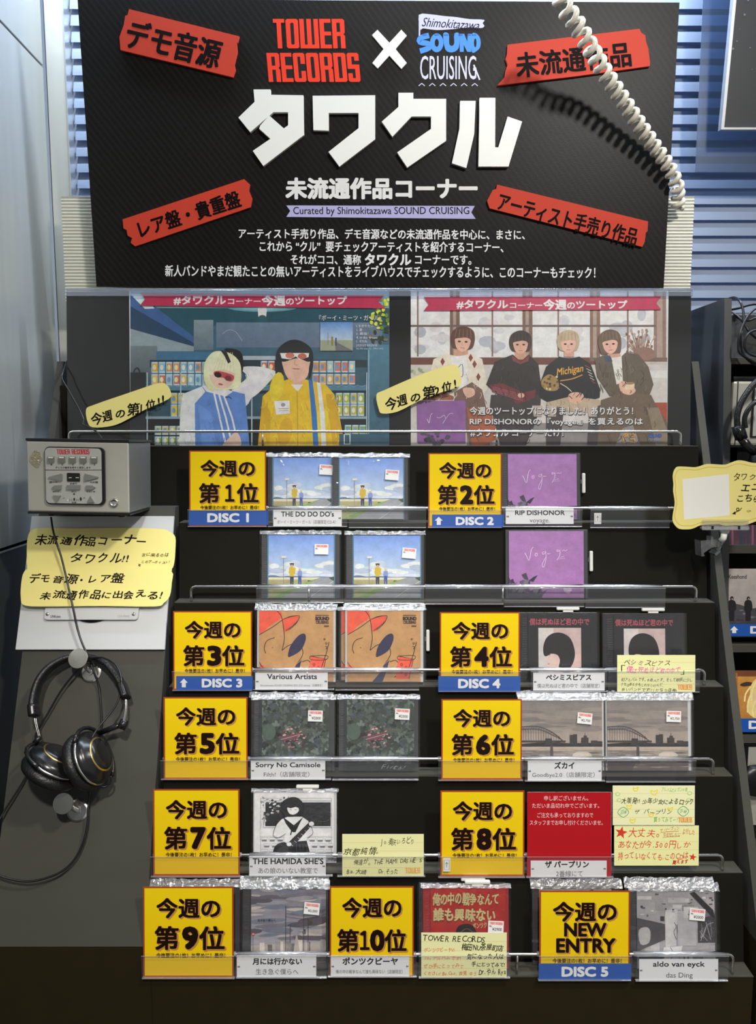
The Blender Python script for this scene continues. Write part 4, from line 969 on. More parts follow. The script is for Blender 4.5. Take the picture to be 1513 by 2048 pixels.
title(6, 1279, 1437, 1962, 1918, 'aldo van eyck', (1307, 1923, 103, 13), 'das Ding', (1333, 1945, 53, 13), TC + 'aldo van eyck, below the grey collage disc')

# small arrow tags
def arrow_tag(k, x0, x1, y0, y1, label):
    t, f, w, h = sheet('arrow_tag', label, 'tag', Plane(YK[k] - 0.0112, ZK[k], 0.03).off(0.0004), x0, x1, y1, y0, thick=0.0003)
    a = Art(f, 0.00035); a.rect(x0, y0, x1, y1, 'c9cac8'); a.line([(x0 + 2, y0 + 4), (x1 - 2, y0 + 4), (x1 - 2, y1 - 4), (x0 + 2, y1 - 4)], .7, '3a3a3a', 0, True)
    c = (x0 + x1) / 2; m = (y0 + y1) / 2; a.line([(c, m + 5), (c, m - 5)], .9, '222222'); a.line([(c - 2.6, m - 1.5), (c, m - 5), (c + 2.6, m - 1.5)], .9, '222222'); a.build('printed_face', M['print'], t)
arrow_tag(1, 1189, 1203, 1026, 1048, 'small white tag with an up arrow, in the empty top row holder')
arrow_tag(5, 887, 901, 1716, 1743, 'small white tag with an up arrow, on the eighth place card')

# ---------------------------------------------------------------- handwritten memo cards and the red sold-out card
def memo(k, xl, xr, yb, yt, label, draw, off=0.0030, col='efe3a0', rule=True, mat=None):
    t, f, w, h = sheet('memo_card', label, 'memo card', card_plane(k).off(off), xl, xr, yb, yt, thick=0.0004, mat=M['paper'])
    a = Art(f, 0.00045); a.rect(xl, yt, xr, yb, col)
    if rule:
        n = 5
        for i in range(1, n): yy = yt + (yb - yt) * i / n; a.line([(xl, yy), (xr, yy)], .8, 'd0c084')
    draw(a); a.build('handwriting', mat or M['laminated'], t); return t
def m4(a):
    a.text('ペシミスピアス', 1249, 1319, 92, 12, '1c1816', 0.0, 1, hand=1); a.text('「', 1243, 1330, 8, 12, '1c1816', .0); a.text('僕は死ぬほど君の中で', 1254, 1331, 108, 15, 'd0489a', 0.012, 1, hand=1.2); a.text('」', 1362, 1341, 7, 8, '1c1816', .01)
    a.text('初アルバムです。8曲入です。そして歌詞に少し', 1243, 1353, 142, 10, '1c1816', 0.006, 1, hand=1.2); a.text('クセはあるかもしれないけれど、', 1243, 1364, 84, 9, '1c1816', 0.006, 1, hand=1.2)
    a.text('良いバンドです!! (かなり店長)', 1244, 1374, 110, 9, '1c1816', 0.006, 1, hand=1); logo_word(a, 'TOWER', 1356, 1369, 1385, 1379, 'd98a3a', 'efe3a0', 0.05)
memo(3, 1235, 1391, 1383, 1310, 'pale yellow ruled memo with pink and black handwriting, under the right portrait disc', m4)
def m7(a):
    a.text('Jo.奏天いろどり', 761, 1676, 66, 17, '1c1816', 0.004, -3, hand=1.4); a.text('京都純情。', 686, 1695, 70, 18, '1c1816', 0.008, -2, hand=1.3); a.text('俺達が。THE HAMIDASHE\'S', 708, 1716, 136, 15, '1c1816', 0.006, -2, hand=1.1)
    a.text('Ba.大崎', 694, 1737, 40, 12, '1c1816', 0.006, 0, hand=1.2); a.text('Dr.そうた', 758, 1737, 38, 11, '1c1816', 0.006, 0, hand=1.2); logo_word(a, 'TOWER', 811, 1735, 841, 1746, 'e0a050', 'efe3a0', 0.05)
memo(5, 685, 848, 1752, 1668, 'pale yellow ruled memo signed in black ink, right of the guitar girl disc', m7)
def m8a(a):
    for (x, y, s) in ((1272, 1577, 1), (1309, 1583, 1.3), (1259, 1612, 1), (1341, 1617, 1), (1266, 1640, 1.1), (1303, 1628, 1)): a.line(smooth_closed([(x - 5 * s, y - 2 * s), (x, y), (x + 5 * s, y - 3 * s), (x + 3 * s, y + 4 * s), (x, y + 5 * s), (x - 4 * s, y + 3 * s)], 3), 1.8, 'dfc63a', 0, True)
    for (x, y) in ((1236, 1588), (1239, 1600), (1380, 1586), (1378, 1600)): a.ell(x, y, 5, 4, '9cc07a', 10); a.ell(x, y, 3.4, 2.6, 'eee8ac', 10)
    a.text('アルバムだよガンチ者', 1324, 1574, 52, 10, '7db050', 0.0, 0, hand=1); a.text('大阪発!! 少年少女によるロック', 1243, 1594, 144, 14, '1c1a18', 0.012, 1, hand=1); a.text('ザ  パープリン', 1270, 1617, 74, 11, '2a3a3a', 0.0, 0, hand=1)
    for (x, y) in ((1247, 1624), (1367, 1622)): a.line(smooth_closed([(x - 11, y), (x, y - 10), (x + 11, y), (x, y + 10)], 5), 1.1, '3f9a78', 0, True); a.text('彡#', x - 7, y - 5, 14, 9, '3f9a78', 0, 0, hand=1)
    a.text('買ってみてー!', 1308, 1633, 48, 11, '6fae3c', 0.01, 0, hand=1); logo_word(a, 'TOWER', 1357, 1634, 1385, 1644, 'd98f34', 'eee8ac', 0.05)
memo(5, 1226, 1390, 1650, 1571, 'pale memo with green and yellow doodles, above the red-starred memo', m8a, 0.0052, 'eee8ac')
def star(a, x, y, r, c):
    a.poly([(x + (r if i % 2 == 0 else r * .42) * math.sin(i * math.pi / 5 + .2), y - (r if i % 2 == 0 else r * .42) * math.cos(i * math.pi / 5 + .2)) for i in range(10)], c)
def m8b(a):
    star(a, 1243, 1665, 13, 'c23a2a'); star(a, 1386, 1714, 8, 'c23a2a')
    a.text('大丈夫。', 1257, 1655, 62, 20, 'c8452f', 0.006, 0, hand=.8); a.text('ザ パープリン', 1321, 1654, 38, 9, 'b03a30', 0, -3, hand=1); a.text('なるせしんじ', 1327, 1665, 34, 8, 'b03a30', 0, -2, hand=1); a.text('よ行した', 1366, 1657, 24, 12, 'c8452f', 0.01, 0, hand=1)
    a.line([(1322, 1664), (1358, 1662)], .8, 'b03a30'); a.line([(1326, 1674), (1360, 1672)], .8, 'b03a30')
    a.text('あなたが今.500円しか', 1237, 1680, 145, 17, 'c8452f', 0.006, 0, hand=.9); a.text('持っていなくても.このCDは', 1237, 1703, 140, 17, 'c8452f', 0.006, 0, hand=.9); a.text('買えます', 1345, 1718, 32, 11, 'c02a20', 0.03, 0, hand=1)
memo(5, 1229, 1398, 1731, 1651, 'pale yellow memo with red stars and red handwriting, right of the red card', m8b, 0.0030, 'f0e59c')
def m10(a):
    a.text('TOWER RECORDS', 847, 1868, 124, 14, '1c1816', 0.008, 2, hand=.5); a.text('梅田NU茶屋町店', 924, 1884, 84, 17, '1c1816', 0.018, 2, hand=.8)
    a.text('ポンツクピーヤの', 848, 1894, 62, 10, 'd0602c', 0.004, 0, hand=1); a.text('1stアルバムです!', 850, 1911, 72, 9, 'd0602c', 0.004, 0, hand=1); a.text('ぜひ手にとってみて', 848, 1926, 80, 10, 'd0602c', 0.004, 0, hand=1); a.text('ください! Ba.Cho. 吉見 ゆう', 849, 1941, 104, 10, 'c8502c', 0.004, 0, hand=1)
    a.text('気になった人は', 934, 1906, 74, 13, '1c1816', 0.016, 0, hand=.9); a.text('手にとってみて!', 944, 1922, 66, 12, '1c1816', 0.016, 0, hand=.9); a.text('Dr.やん Rya', 958, 1936, 54, 15, '1c1816', 0.01, 0, hand=.9)
memo(6, 843, 1014, 1954, 1865, 'pale yellow memo with black and orange handwriting, over the red disc', m10, 0.0030, 'f1e6a4')
def red(a):
    for i, (s, x, w_) in enumerate((('申し訳ございません。', 1089, 88), ('ただいま品切れ中でございます。', 1065, 134), ('ご注文も承っておりますので', 1075, 112), ('スタッフまでお申し付けくださいませ。', 1060, 146))):
        a.text(s, x, (1591, 1606, 1625, 1640)[i], w_, 10, 'e6b9b9', 0.006)
memo(5, 1055, 1223, 1752, 1584, 'dark red sold-out notice card with small white text, right of the eighth place card', red, 0.0008, 'a0161e', False).name = 'notice_card'

# ---------------------------------------------------------------- compact discs
M['trayclear'] = pm('tray_grey', (0.055, 0.055, 0.06), 0.25, vary=0.1)
M['trayblack'] = pm('tray_black', (0.014, 0.014, 0.016), 0.25)
M['trayblue'] = pm('tray_blue', (0.10, 0.30, 0.46), 0.2)
M['traywhite'] = pm('tray_white', (0.62, 0.62, 0.62), 0.3)
M['trayred'] = pm('tray_red', (0.35, 0.03, 0.03), 0.3)
T = 0.0102
def film(w, h, ox, oy, z, amp, seed):
    """crinkled film lying over the front of the case"""
    r = random.Random(seed); b = MB(); nx, ny = 14, 12; vs = []
    for j in range(ny + 1):
        for i in range(nx + 1):
            e = 0 if (0 < i < nx and 0 < j < ny) else 1
            vs.append((ox + w * i / nx, oy + h * j / ny, z + (r.uniform(0, amp) if not e else amp * .3)))
    b.add(vs, [(j * (nx + 1) + i, j * (nx + 1) + i + 1, (j + 1) * (nx + 1) + i + 1, (j + 1) * (nx + 1) + i) for j in range(ny) for i in range(nx)], 0, True); return b
def flapm(w, y0, y1, z0, z1, seed):
    r = random.Random(seed); b = MB(); nx, ny = 26, 4; vs = []
    for j in range(ny + 1):
        for i in range(nx + 1):
            t = j / ny; vs.append((-0.003 + (w + 0.006) * i / nx + r.uniform(-.0008, .0008), y0 + (y1 - y0) * t + r.uniform(-.0007, .0007) * (1 + t), z0 + (z1 - z0) * t + r.uniform(-.0011, .0011)))
    b.add(vs, [(j * (nx + 1) + i, j * (nx + 1) + i + 1, (j + 1) * (nx + 1) + i + 1, (j + 1) * (nx + 1) + i) for j in range(ny) for i in range(nx)], 0, False); return b
cdn = [0]
def cd(k, back, cx0, x0, x1, cx1, yt, tray, design, label, sticker=None, flap=0.007, tagpos=None, photo='photo', group=None, wrinkle=True):
    cdn[0] += 1; pl = item_plane(k, back); ly = LY[k] - 4
    fr = pl.off(T)
    Lx = fr.hit(cx0, (yt + ly) / 2).x; Rx = fr.hit(cx1, (yt + ly) / 2).x; w = Rx - Lx
    m = basis(pl, Vector((Lx, pl.y0 + 0.0002, pl.z0))); t = thing('compact_disc', label, 'cd case', m, group)
    h = max(0.118, min(0.142, (m.inverted() @ fr.hit((x0 + x1) / 2, yt)).y + 0.003))
    c0 = (m.inverted() @ fr.hit(x0, (yt + ly) / 2)).x; c1_ = (m.inverted() @ fr.hit(x1, (yt + ly) / 2)).x
    MB().box(0.0006, w - .0006, 0.0006, h - .0006, 0.0004, 0.0055, bev=0.0005).build('tray', M['trayclear' if tray == 'trayblue' else tray], t)
    if tray == 'trayblue': MB().box(c0 - .0022, c0 - .0004, .001, h - .001, .006, .0074).box(c1_ + .0004, c1_ + .002, .001, h - .001, .006, .0074).build('blue_edge', M['trayblue'], t)
    b = MB().box(0, w, 0, h, 0, T, bev=0.0009); b.build('case_shell', M['shell'], t)
    if c0 > 0.008:
        b = MB()
        for i in range(26): b.box(c0 * .35, c0 * .8, h * (.06 + i * .034), h * (.06 + i * .034) + .0016, T + .00002, T + .0007)
        b.build('hinge_ridges', M['shell'], t)
        MB().box(w * .28, w * .34, h - .0045, h - .003, T, T + .0005).box(w * .8, w * .86, h - .0045, h - .003, T, T + .0005).build('lid_tabs', M['shell'], t)
    # cover: design box x0..x1, yt..ly
    a = Art(box_fn(0, 0, 100, 100, c1_ - c0, h - 0.005, c0, 0.002), 0.0); a.g = 1.25; a.clip = (0, 0, 100, 100)
    design(a); a.build('cover', M[photo], t, (0, 0, 0.0078), cap=0.0020)
    if sticker:
        sx, sy, txt = sticker; q_ = m.inverted() @ fr.hit(sx, sy); sw, sh_ = 0.0262, 0.0195
        so = MB().box(0, sw, -sh_, 0, 0, 0.0003).build('price_sticker', M['paper'], t); so.location = (q_.x, q_.y, T + 0.0022); so.rotation_euler = (0, 0, random.uniform(-.1, .03))
        s = Art(box_fn(0, 0, 26, 20, sw, sh_, 0, -sh_), 0.0004); s.rect(0, 0, 26, 20, 'dcdcdc'); logo_word(s, 'TOWER', 2, 1.6, 12, 6, 'd04a3a', 'dcdcdc', 0); logo_word(s, 'RECORDS', 12.8, 1.6, 24, 6, 'd04a3a', 'dcdcdc', 0)
        s.text('税込', 2, 7.5, 4, 2.4, '333333', .03, res=1)
        if txt: s.text(txt, 7, 11, 16, 5, '555555', .01)
        s.build('price_print', M['print'], so)
    if wrinkle: film(w + .005, h + .002, -.0025, -.001, T + .0006, .0010, cdn[0]).build('sleeve', M['sleeve'], t)
    if flap: flapm(w, h - .0015, h + flap, T + .0008, T * .35, cdn[0] + 50).build('sleeve_flap', M['flap'], t)
    if tagpos:
        side, p = tagpos
        if side == 'top':
            q_ = (m.inverted() @ fr.hit(p[0], yt)).x; r_ = (m.inverted() @ fr.hit(p[1], yt)).x
            MB().box(q_, r_, h + .0035, h + .0095, .001, .0085, bev=.002).box(q_ + .012, r_ - .012, h + .0002, h + .0035, .003, .007).build('security_tag', M['white'], t)
        else:
            q_ = (m.inverted() @ fr.hit(cx1, p[1])).y; r_ = (m.inverted() @ fr.hit(cx1, p[0])).y
            MB().box(w + .003, w + .0095, q_, r_, .001, .0085, bev=.002).build('security_tag', M['white'], t)
            MB().box(w + .0002, w + .003, (q_ + r_) / 2 - .001, (q_ + r_) / 2 + .007, .003, .007).build('tag_neck', M['clamp'], t)
    return t
rnd = random.Random(21)
def d_sky(a):
    a.rect(0, 0, 100, 52, '6f92d6', 'a9bee4'); a.rect(0, 52, 100, 66, 'a9bee4', 'b9c3d4')
    r = random.Random(5)
    for i in range(40):
        x = r.uniform(-2, 102); y = 43 + r.uniform(0, 20) - 3 * math.sin(x / 14); a.ell(x, y, r.uniform(6, 15), r.uniform(2, 5), r.choice(['c3ccdb', 'b6bfd0', 'd2d8e2', 'aab6ca']), 12)
    a.rect(0, 62, 100, 67, 'c3cad8'); a.blob([(0, 65), (8, 64), (20, 66), (34, 65), (60, 66.5), (80, 66), (100, 67), (100, 69), (0, 69)], '5a6c84')
    a.rect(0, 67.5, 100, 72, 'd5d2bc', 'c2b894'); a.rect(0, 71, 60, 100, 'a49c72', '6f7450'); a.poly([(80, 67.5), (100, 67.5), (100, 100), (20, 100)], '8f9296'); a.poly([(80, 67.5), (20, 100), (4, 100), (60, 74)], '7c9a58'); a.poly([(60, 74), (4, 100), (0, 100), (0, 88), (40, 74)], '9aa06c')
    a.line([(100, 73), (62, 100)], .8, 'c8c8c6'); a.poly([(92, 68), (100, 66), (100, 73), (96, 71)], '3c4c30')
    a.rect(22.6, 36, 23.4, 80, '70787e'); a.rect(19, 33, 28, 37, 'b8bcc0'); a.rect(20.5, 34, 26.5, 36, 'd6dade')
    a.ell(36, 47.5, 2.7, 2.6, '2a2422', 10); a.ell(36, 48.6, 1.8, 1.9, 'c99a80', 8); a.ell(36, 45.8, 3.8, 1.2, '2a2422', 10)
    a.poly([(32, 52), (34, 50.5), (38, 50.5), (40.6, 52), (41, 62), (39, 63), (38.6, 66), (33, 66), (32.8, 62), (31, 61)], 'c3a62e'); a.poly([(33, 66), (38.8, 66), (38.2, 79), (36.4, 79), (36, 69), (35.4, 79), (33.4, 79)], '24304e')
    a.ell(48, 54, 2.1, 2.3, 'cfc9a0', 9); a.ell(48, 54.8, 1.5, 1.6, 'd0a890', 8); a.poly([(45, 58), (47, 56.6), (50, 56.6), (51.4, 58), (51.6, 64), (50.4, 68), (45.4, 68), (44.4, 63)], '7d92c4'); a.poly([(45.4, 65), (50.4, 65), (50.6, 79), (48.6, 79), (48, 70), (47.4, 79), (45.6, 79)], '3a4c92'); a.line([(41, 56), (41.5, 52.5)], .8, 'c3a62e')
def d_voy(a):
    a.rect(0, 0, 100, 100, '9a6fa6', '96689c'); r = random.Random(4)
    for i in range(14): a.line([(r.uniform(0, 100), r.uniform(0, 70)), (r.uniform(0, 100), r.uniform(0, 70))], .25, '9f76ab')
    W = 'd3bcd8'
    a.line([(21, 33), (23, 36), (27, 44), (30, 28), (33, 24)], .75, W, 4); a.line([(35, 34), (37.5, 33), (38, 36), (36, 37.5), (34.8, 35.5), (37, 33)], .6, W, 4)
    a.line([(48, 31), (45, 32), (45.5, 35), (48.5, 33), (49, 30), (49.5, 42), (46.5, 54), (44.5, 50), (50, 38)], .65, W, 4); a.line([(53, 33), (51.5, 34.5), (54.5, 34), (56, 33.5)], .6, W, 3)
    a.line([(66, 28), (64, 29), (65, 31), (68, 29), (68, 36), (64, 44)], .65, W, 4); a.line([(68, 40), (74, 37.5)], .4, W); a.line([(71, 30), (74, 28.5), (75, 30), (78, 28)], .6, W, 3); a.line([(66, 42), (75, 41)], .35, W)
    for i in range(30):
        x = r.uniform(0, 42); y0 = 98 - (26 if x < 14 else (30 if 18 < x < 32 else 14)) * r.uniform(.3, 1); an = r.uniform(-.9, .6); l = r.uniform(6, 15)
        dx, dy = math.sin(an) * l, -math.cos(an) * l * .5; c = r.choice(['3f3a48', '544e5c', '2e2a36', '68626c']); a.poly([(x - 3, y0 + 4), (x - 3 + dx, y0 + 4 + dy), (x + 3 + dx, y0 + 1 + dy), (x + 3, y0 + 6)], c)
    a.poly([(0, 92), (44, 94), (44, 100), (0, 100)], '3a3442')
    for i in range(9): a.ell(r.uniform(70, 84), r.uniform(84, 92), r.uniform(1.5, 4), r.uniform(1, 2.5), r.choice(['b49cb8', 'c0a8c0', '8a6c90']), 7)
def d_dog(a):
    O = '2c1a1c'; R_ = 'd8553c'; a.rect(0, 0, 100, 100, 'b58a5a')
    a.poly(smooth_closed([(0, 32), (16, 20), (30, 10), (28, 0), (12, -1), (-1, -1)], 4), R_); a.line([(0, 34), (18, 23), (36, 10), (52, 7), (53, 12), (48, 20), (38, 28), (34, 28)], 1, O, 4)
    a.blob([(32, 12), (44, 8), (54, 7), (52, 14), (44, 22), (36, 30), (33, 24)], R_, 4); a.line([(32, 12), (44, 8), (54, 7), (52, 14), (44, 22), (36, 28)], .9, O, 4); a.line([(23, -1), (30, 8), (33, 26), (34, 40), (31, 56)], 1, O, 4)
    a.line([(31, 56), (38, 50), (46, 47), (56, 50), (59, 58), (57, 66), (48, 78), (38, 84)], 1, O, 4); a.blob([(63, 36), (62, 44), (56, 56), (44, 64), (39, 64), (42, 50), (52, 36), (60, 32)], '2c2a48', 4)
    a.line([(21, 38), (11, 42), (7, 52), (9, 60)], 1, O, 4); a.ell(18, 52, .7, .7, O, 6); a.poly(smooth_closed([(2, 76), (10, 80), (16, 80), (10, 90), (2, 88)], 3), R_); a.line([(0, 72), (6, 80), (18, 80)], .9, O, 3); a.line([(4, 89), (12, 88), (18, 80)], .9, O, 3)
    a.poly([(0, 90), (6, 84), (30, 92), (56, 70), (58, 82), (50, 100), (0, 100)], 'b58a5a'); a.line([(57, 70), (52, 84), (44, 100)], 1, O, 3); a.poly([(50, 76), (57, 70), (54, 84), (48, 100), (34, 100), (44, 88)], '2c2e4c')
    a.line([(58, 72), (66, 70), (70, 76), (66, 82), (70, 88), (64, 94)], 1, O, 4); a.poly([(70, 64), (90, 68), (84, 96), (66, 96)], R_); a.line([(70, 64), (90, 68), (84, 96)], .9, O, 0); a.line([(69, 64), (91, 63), (90, 69), (70, 69), (69, 64)], .9, O, 3)
    a.line([(84, 80), (92, 54), (89, 50)], 1, O, 3); a.line([(94, 44), (93, 50), (90, 54)], 1, O, 3)
    for (x, y) in ((74, 76), (80, 80), (74, 86), (80, 90)): a.ell(x, y, 1.7, 2.2, 'b84030', 8); a.line(smooth_closed([(x - 1.7, y), (x, y - 2.2), (x + 1.7, y), (x, y + 2.2)], 3), .5, O, 0, True)
    for (x, y, s) in ((88, 40, 1.1), (90.5, 46, 1.3)): a.line(smooth_closed([(x - s, y), (x, y - s), (x + s, y), (x, y + s)], 4), .7, O, 0, True)
    a.text('SHIMOKITAZAWA', 76, 5.5, 18, 1.8, O, .04); a.text('SOUND', 76, 8.6, 18, 4.4, O, .09); a.text('CRUISING', 76.5, 14, 17, 4, O, .05); a.text('2025', 87.5, 20.5, 6.5, 1.8, O, .05)
def d_black(a):
    a.rect(0, 0, 100, 100, '1a191a', '161516')
    a.text('僕は死ぬほど君の中で', 2, 7, 95, 10, '9c4750', .03); a.rect(16, 21, 84, 100, 'b39d9c', 'bfa7a3'); a.rect(16, 21, 40, 100, 'b9b4b2', 'c6bcb8', True)
    a.rect(60, 60, 84, 100, 'c2a59e'); 
    a.blob([(42, 70), (44, 80), (50, 86), (60, 90), (64, 100), (80, 100), (76, 92), (64, 86), (60, 70), (50, 64)], '141214', 4)
    a.blob([(28, 60), (30, 66), (28, 72), (31, 75), (31, 79), (36, 83), (43, 84), (50, 82), (54, 68), (44, 56), (34, 56)], 'c6aea4', 4)
    a.blob([(24, 60), (24, 48), (29, 36), (40, 29), (54, 29), (66, 36), (72, 48), (74, 62), (70, 76), (62, 84), (54, 86), (48, 82), (50, 70), (46, 62), (36, 60), (28, 64)], '1a1516', 5)
    a.line([(31, 62), (35, 61.5)], .9, '2a2020'); a.line([(30.5, 75.5), (34, 75)], .9, '8a4c48')
    for i in range(9): a.line([(40 + i * 3, 30), (28 + i * 5, 58)], .3, '2c2424')
def d_clover(a):
    a.rect(0, 0, 100, 100, '39423a'); r = random.Random(8)
    for i in range(330):
        x, y = r.uniform(0, 100), r.uniform(0, 92); s = r.uniform(1.6, 3.6); c = r.choice(['4e5852', '434b45', '5c6660', '363d38', '68716c', '282e2a', '505c50', '434d54'])
        an = r.uniform(0, 6.28)
        for j in range(3): a.ell(x + s * .8 * math.cos(an + j * 2.1), y + s * .8 * math.sin(an + j * 2.1), s, s * .8, c, 6, an + j * 2.1)
        a.k -= 2
    a.ell(13, 45, 10, 12, '4c5a50', 14)
    for i in range(60): a.ell(22 + r.gauss(24, 9), 52 + r.gauss(0, 7), r.uniform(.8, 3), r.uniform(.5, 1.6), r.choice(['a06c74', '7c3c48', 'c09aa0', '8a5058', '5a2c38', 'b8a0a0']), 6, r.uniform(-.6, .2))
    a.blob([(30, 53), (44, 49), (58, 46), (56, 51), (48, 56), (36, 57)], '6c4650', 4); a.line([(30, 56), (60, 48)], .6, 'c0a0a4'); a.line([(32, 59), (56, 53)], .5, '4c2430')
    a.poly([(0, 90), (100, 90), (100, 100), (0, 100)], '242a28'); a.text('Filth!', 52, 91, 36, 8, '8a9094', 0.0, hand=2)
    a.rect(0, 0, 3, 100, '2c3234')
def d_bridge(a):
    a.rect(0, 0, 100, 60, '77716e', 'a3958c'); a.rect(0, 58, 100, 68, 'a09288', '847a74'); r = random.Random(6)
    for i in range(24): a.ell(r.uniform(0, 100), r.uniform(2, 45), r.uniform(12, 30), r.uniform(1, 4), r.choice(['7c7672', '837b76', '746e6c', '8c837c']), 10)
    for o_ in (0, 4):
        a.line([(-2, 38 + o_), (10, 37 + o_), (24, 38 + o_), (38, 45 + o_), (50, 56), (54, 60)], 1.1 if o_ == 0 else .8, '3a3836', 5)
    for i in range(16): x = i * 3.1; a.line([(x, 39 + max(0, (x - 20)) ** 1.6 * .06), (x, 58)], .35, '45423f'); a.line([(x, 39 + max(0, x - 20) ** 1.6 * .06), (x + 3, 43 + max(0, x - 18) ** 1.6 * .06)], .3, '45423f')
    a.rect(0, 57, 55, 59.5, '3f3c3a'); a.poly([(0, 62), (20, 60), (45, 60), (60, 61), (100, 60), (100, 68), (0, 70)], '2f2c2b')
    for (x, y, w_) in ((60, 49, 8), (64, 48, 5), (74, 53, 9), (77, 50, 4), (30, 54, 8), (44, 58, 5), (86, 57, 8), (94, 58, 6)): a.rect(x, y, x + w_, 63, '3a3837')
    a.rect(78.5, 46, 79, 52, '4a4846'); a.rect(0, 66, 100, 72, 'b1a497', '9a8f85'); a.rect(0, 71, 100, 100, '8b8077', '59534f')
    for i in range(40): x, y = r.uniform(0, 100), r.uniform(70, 96); a.ell(x, y, r.uniform(4, 16), r.uniform(.4, 1), r.choice(['9c9187', '6a635e', 'a89d92', '5c5652']), 8)
    a.poly([(36, 64), (39, 64), (40, 90), (35, 90)], '4a4541'); a.poly([(0, 84), (20, 80), (36, 86), (30, 100), (0, 100)], '4f4945'); a.ell(75, 78, 12, 5, 'b8ada2', 14)
def d_guitar(a):
    W, K = 'd9d9db', '161617'; a.rect(0, 0, 100, 100, W); a.rect(8, 8, 97, 98, 'd2d2d4'); a.line([(8, 8), (97, 8), (97, 98), (8, 98)], .5, '555558', 0, True)
    a.rect(14, 14, 96, 48, '222224'); a.line([(12, 12), (97, 12), (97, 50), (12, 50)], 1, '8a8a8c', 0, True); r = random.Random(9)
    for i in range(80):
        x = r.uniform(8, 46); y = r.uniform(6, 52 - x * .7); a.ell(x, y, r.uniform(1, 2.6), r.uniform(.8, 2), r.choice(['8c8c8e', 'c8c8ca', '4a4a4c', 'e4e4e6', '2c2c2e']), 6, r.uniform(0, 3))
    for i in range(6): a.line([(14 + i * 4, 30 - i * 3), (12 + i * 3, 46 - i * 3)], .5, '3a3a3c', 0)
    a.rect(8, 52, 97, 62, 'e6e6e8')
    for i in range(9):
        for j in range(4):
            x = 10 + i * 10 + (j % 2) * 3; y = 64 + j * 8.5; a.poly([(x, y), (x + 8, y), (x + 6.5, y + 3), (x - 1.5, y + 3)], 'f0f0f2'); a.line([(x, y), (x + 8, y), (x + 6.5, y + 3), (x - 1.5, y + 3)], .4, '3c3c3e', 0, True); a.rect(x, y + 3, x + 6, y + 5.2, '707072')
    a.blob([(32, 96), (38, 74), (44, 66), (62, 68), (70, 74), (68, 84), (66, 92)], 'dededf', 3)
    a.poly([(34, 38), (42, 34), (60, 34), (68, 40), (72, 52), (74, 58), (66, 64), (66, 72), (38, 72), (38, 60), (30, 64), (24, 60), (28, 46)], 'e4e4e6'); a.line([(34, 38), (28, 46), (24, 60), (30, 64), (40, 58)], .6, '444446', 3); a.line([(68, 40), (74, 56), (68, 64)], .6, '444446', 3)
    a.poly([(36, 34), (50, 46), (62, 34), (58, 42), (52, 56), (48, 56), (40, 44)], K); a.line([(48, 48), (46, 60)], 1.4, K); a.poly([(42, 70), (66, 68), (72, 92), (40, 94)], K)
    for i in range(6): a.line([(45 + i * 4, 72), (44 + i * 5.2, 92)], .4, '4c4c4e')
    a.blob([(34, 30), (33, 18), (38, 10), (48, 6), (56, 8), (62, 16), (62, 26), (57, 33), (40, 34)], K, 4); a.blob([(42, 20), (54, 20), (56, 26), (50, 31), (44, 29)], 'e6e6e8', 3); a.poly([(40, 20), (46, 15), (56, 17), (57, 22), (52, 20), (46, 22)], K); a.line([(45, 24), (47, 24)], .7, K); a.line([(51, 24), (53, 24)], .7, K)
    a.blob([(24, 84), (28, 74), (38, 70), (44, 74), (50, 76), (50, 86), (44, 94), (34, 98), (26, 94)], '1c1c1e', 4); a.ell(37, 82, 7, 6, '3a3a3c', 12, -.6); a.poly([(40, 74), (76, 34), (80, 37), (46, 80)], '2a2a2c')
    for i in range(7): x = 46 + i * 4.4; a.line([(x, 73 - i * 4.9), (x + 3, 75.5 - i * 4.9)], .5, 'c8c8ca')
    a.blob([(75, 34), (80, 24), (88, 22), (90, 28), (82, 38)], '28282a', 3); a.ell(72, 44, 3.4, 3.4, 'e6e6e8', 8); a.ell(44, 73, 3.2, 3, 'e6e6e8', 8); a.line([(90, 26), (97, 30), (92, 40), (80, 40)], .4, '5a5a5c', 4)
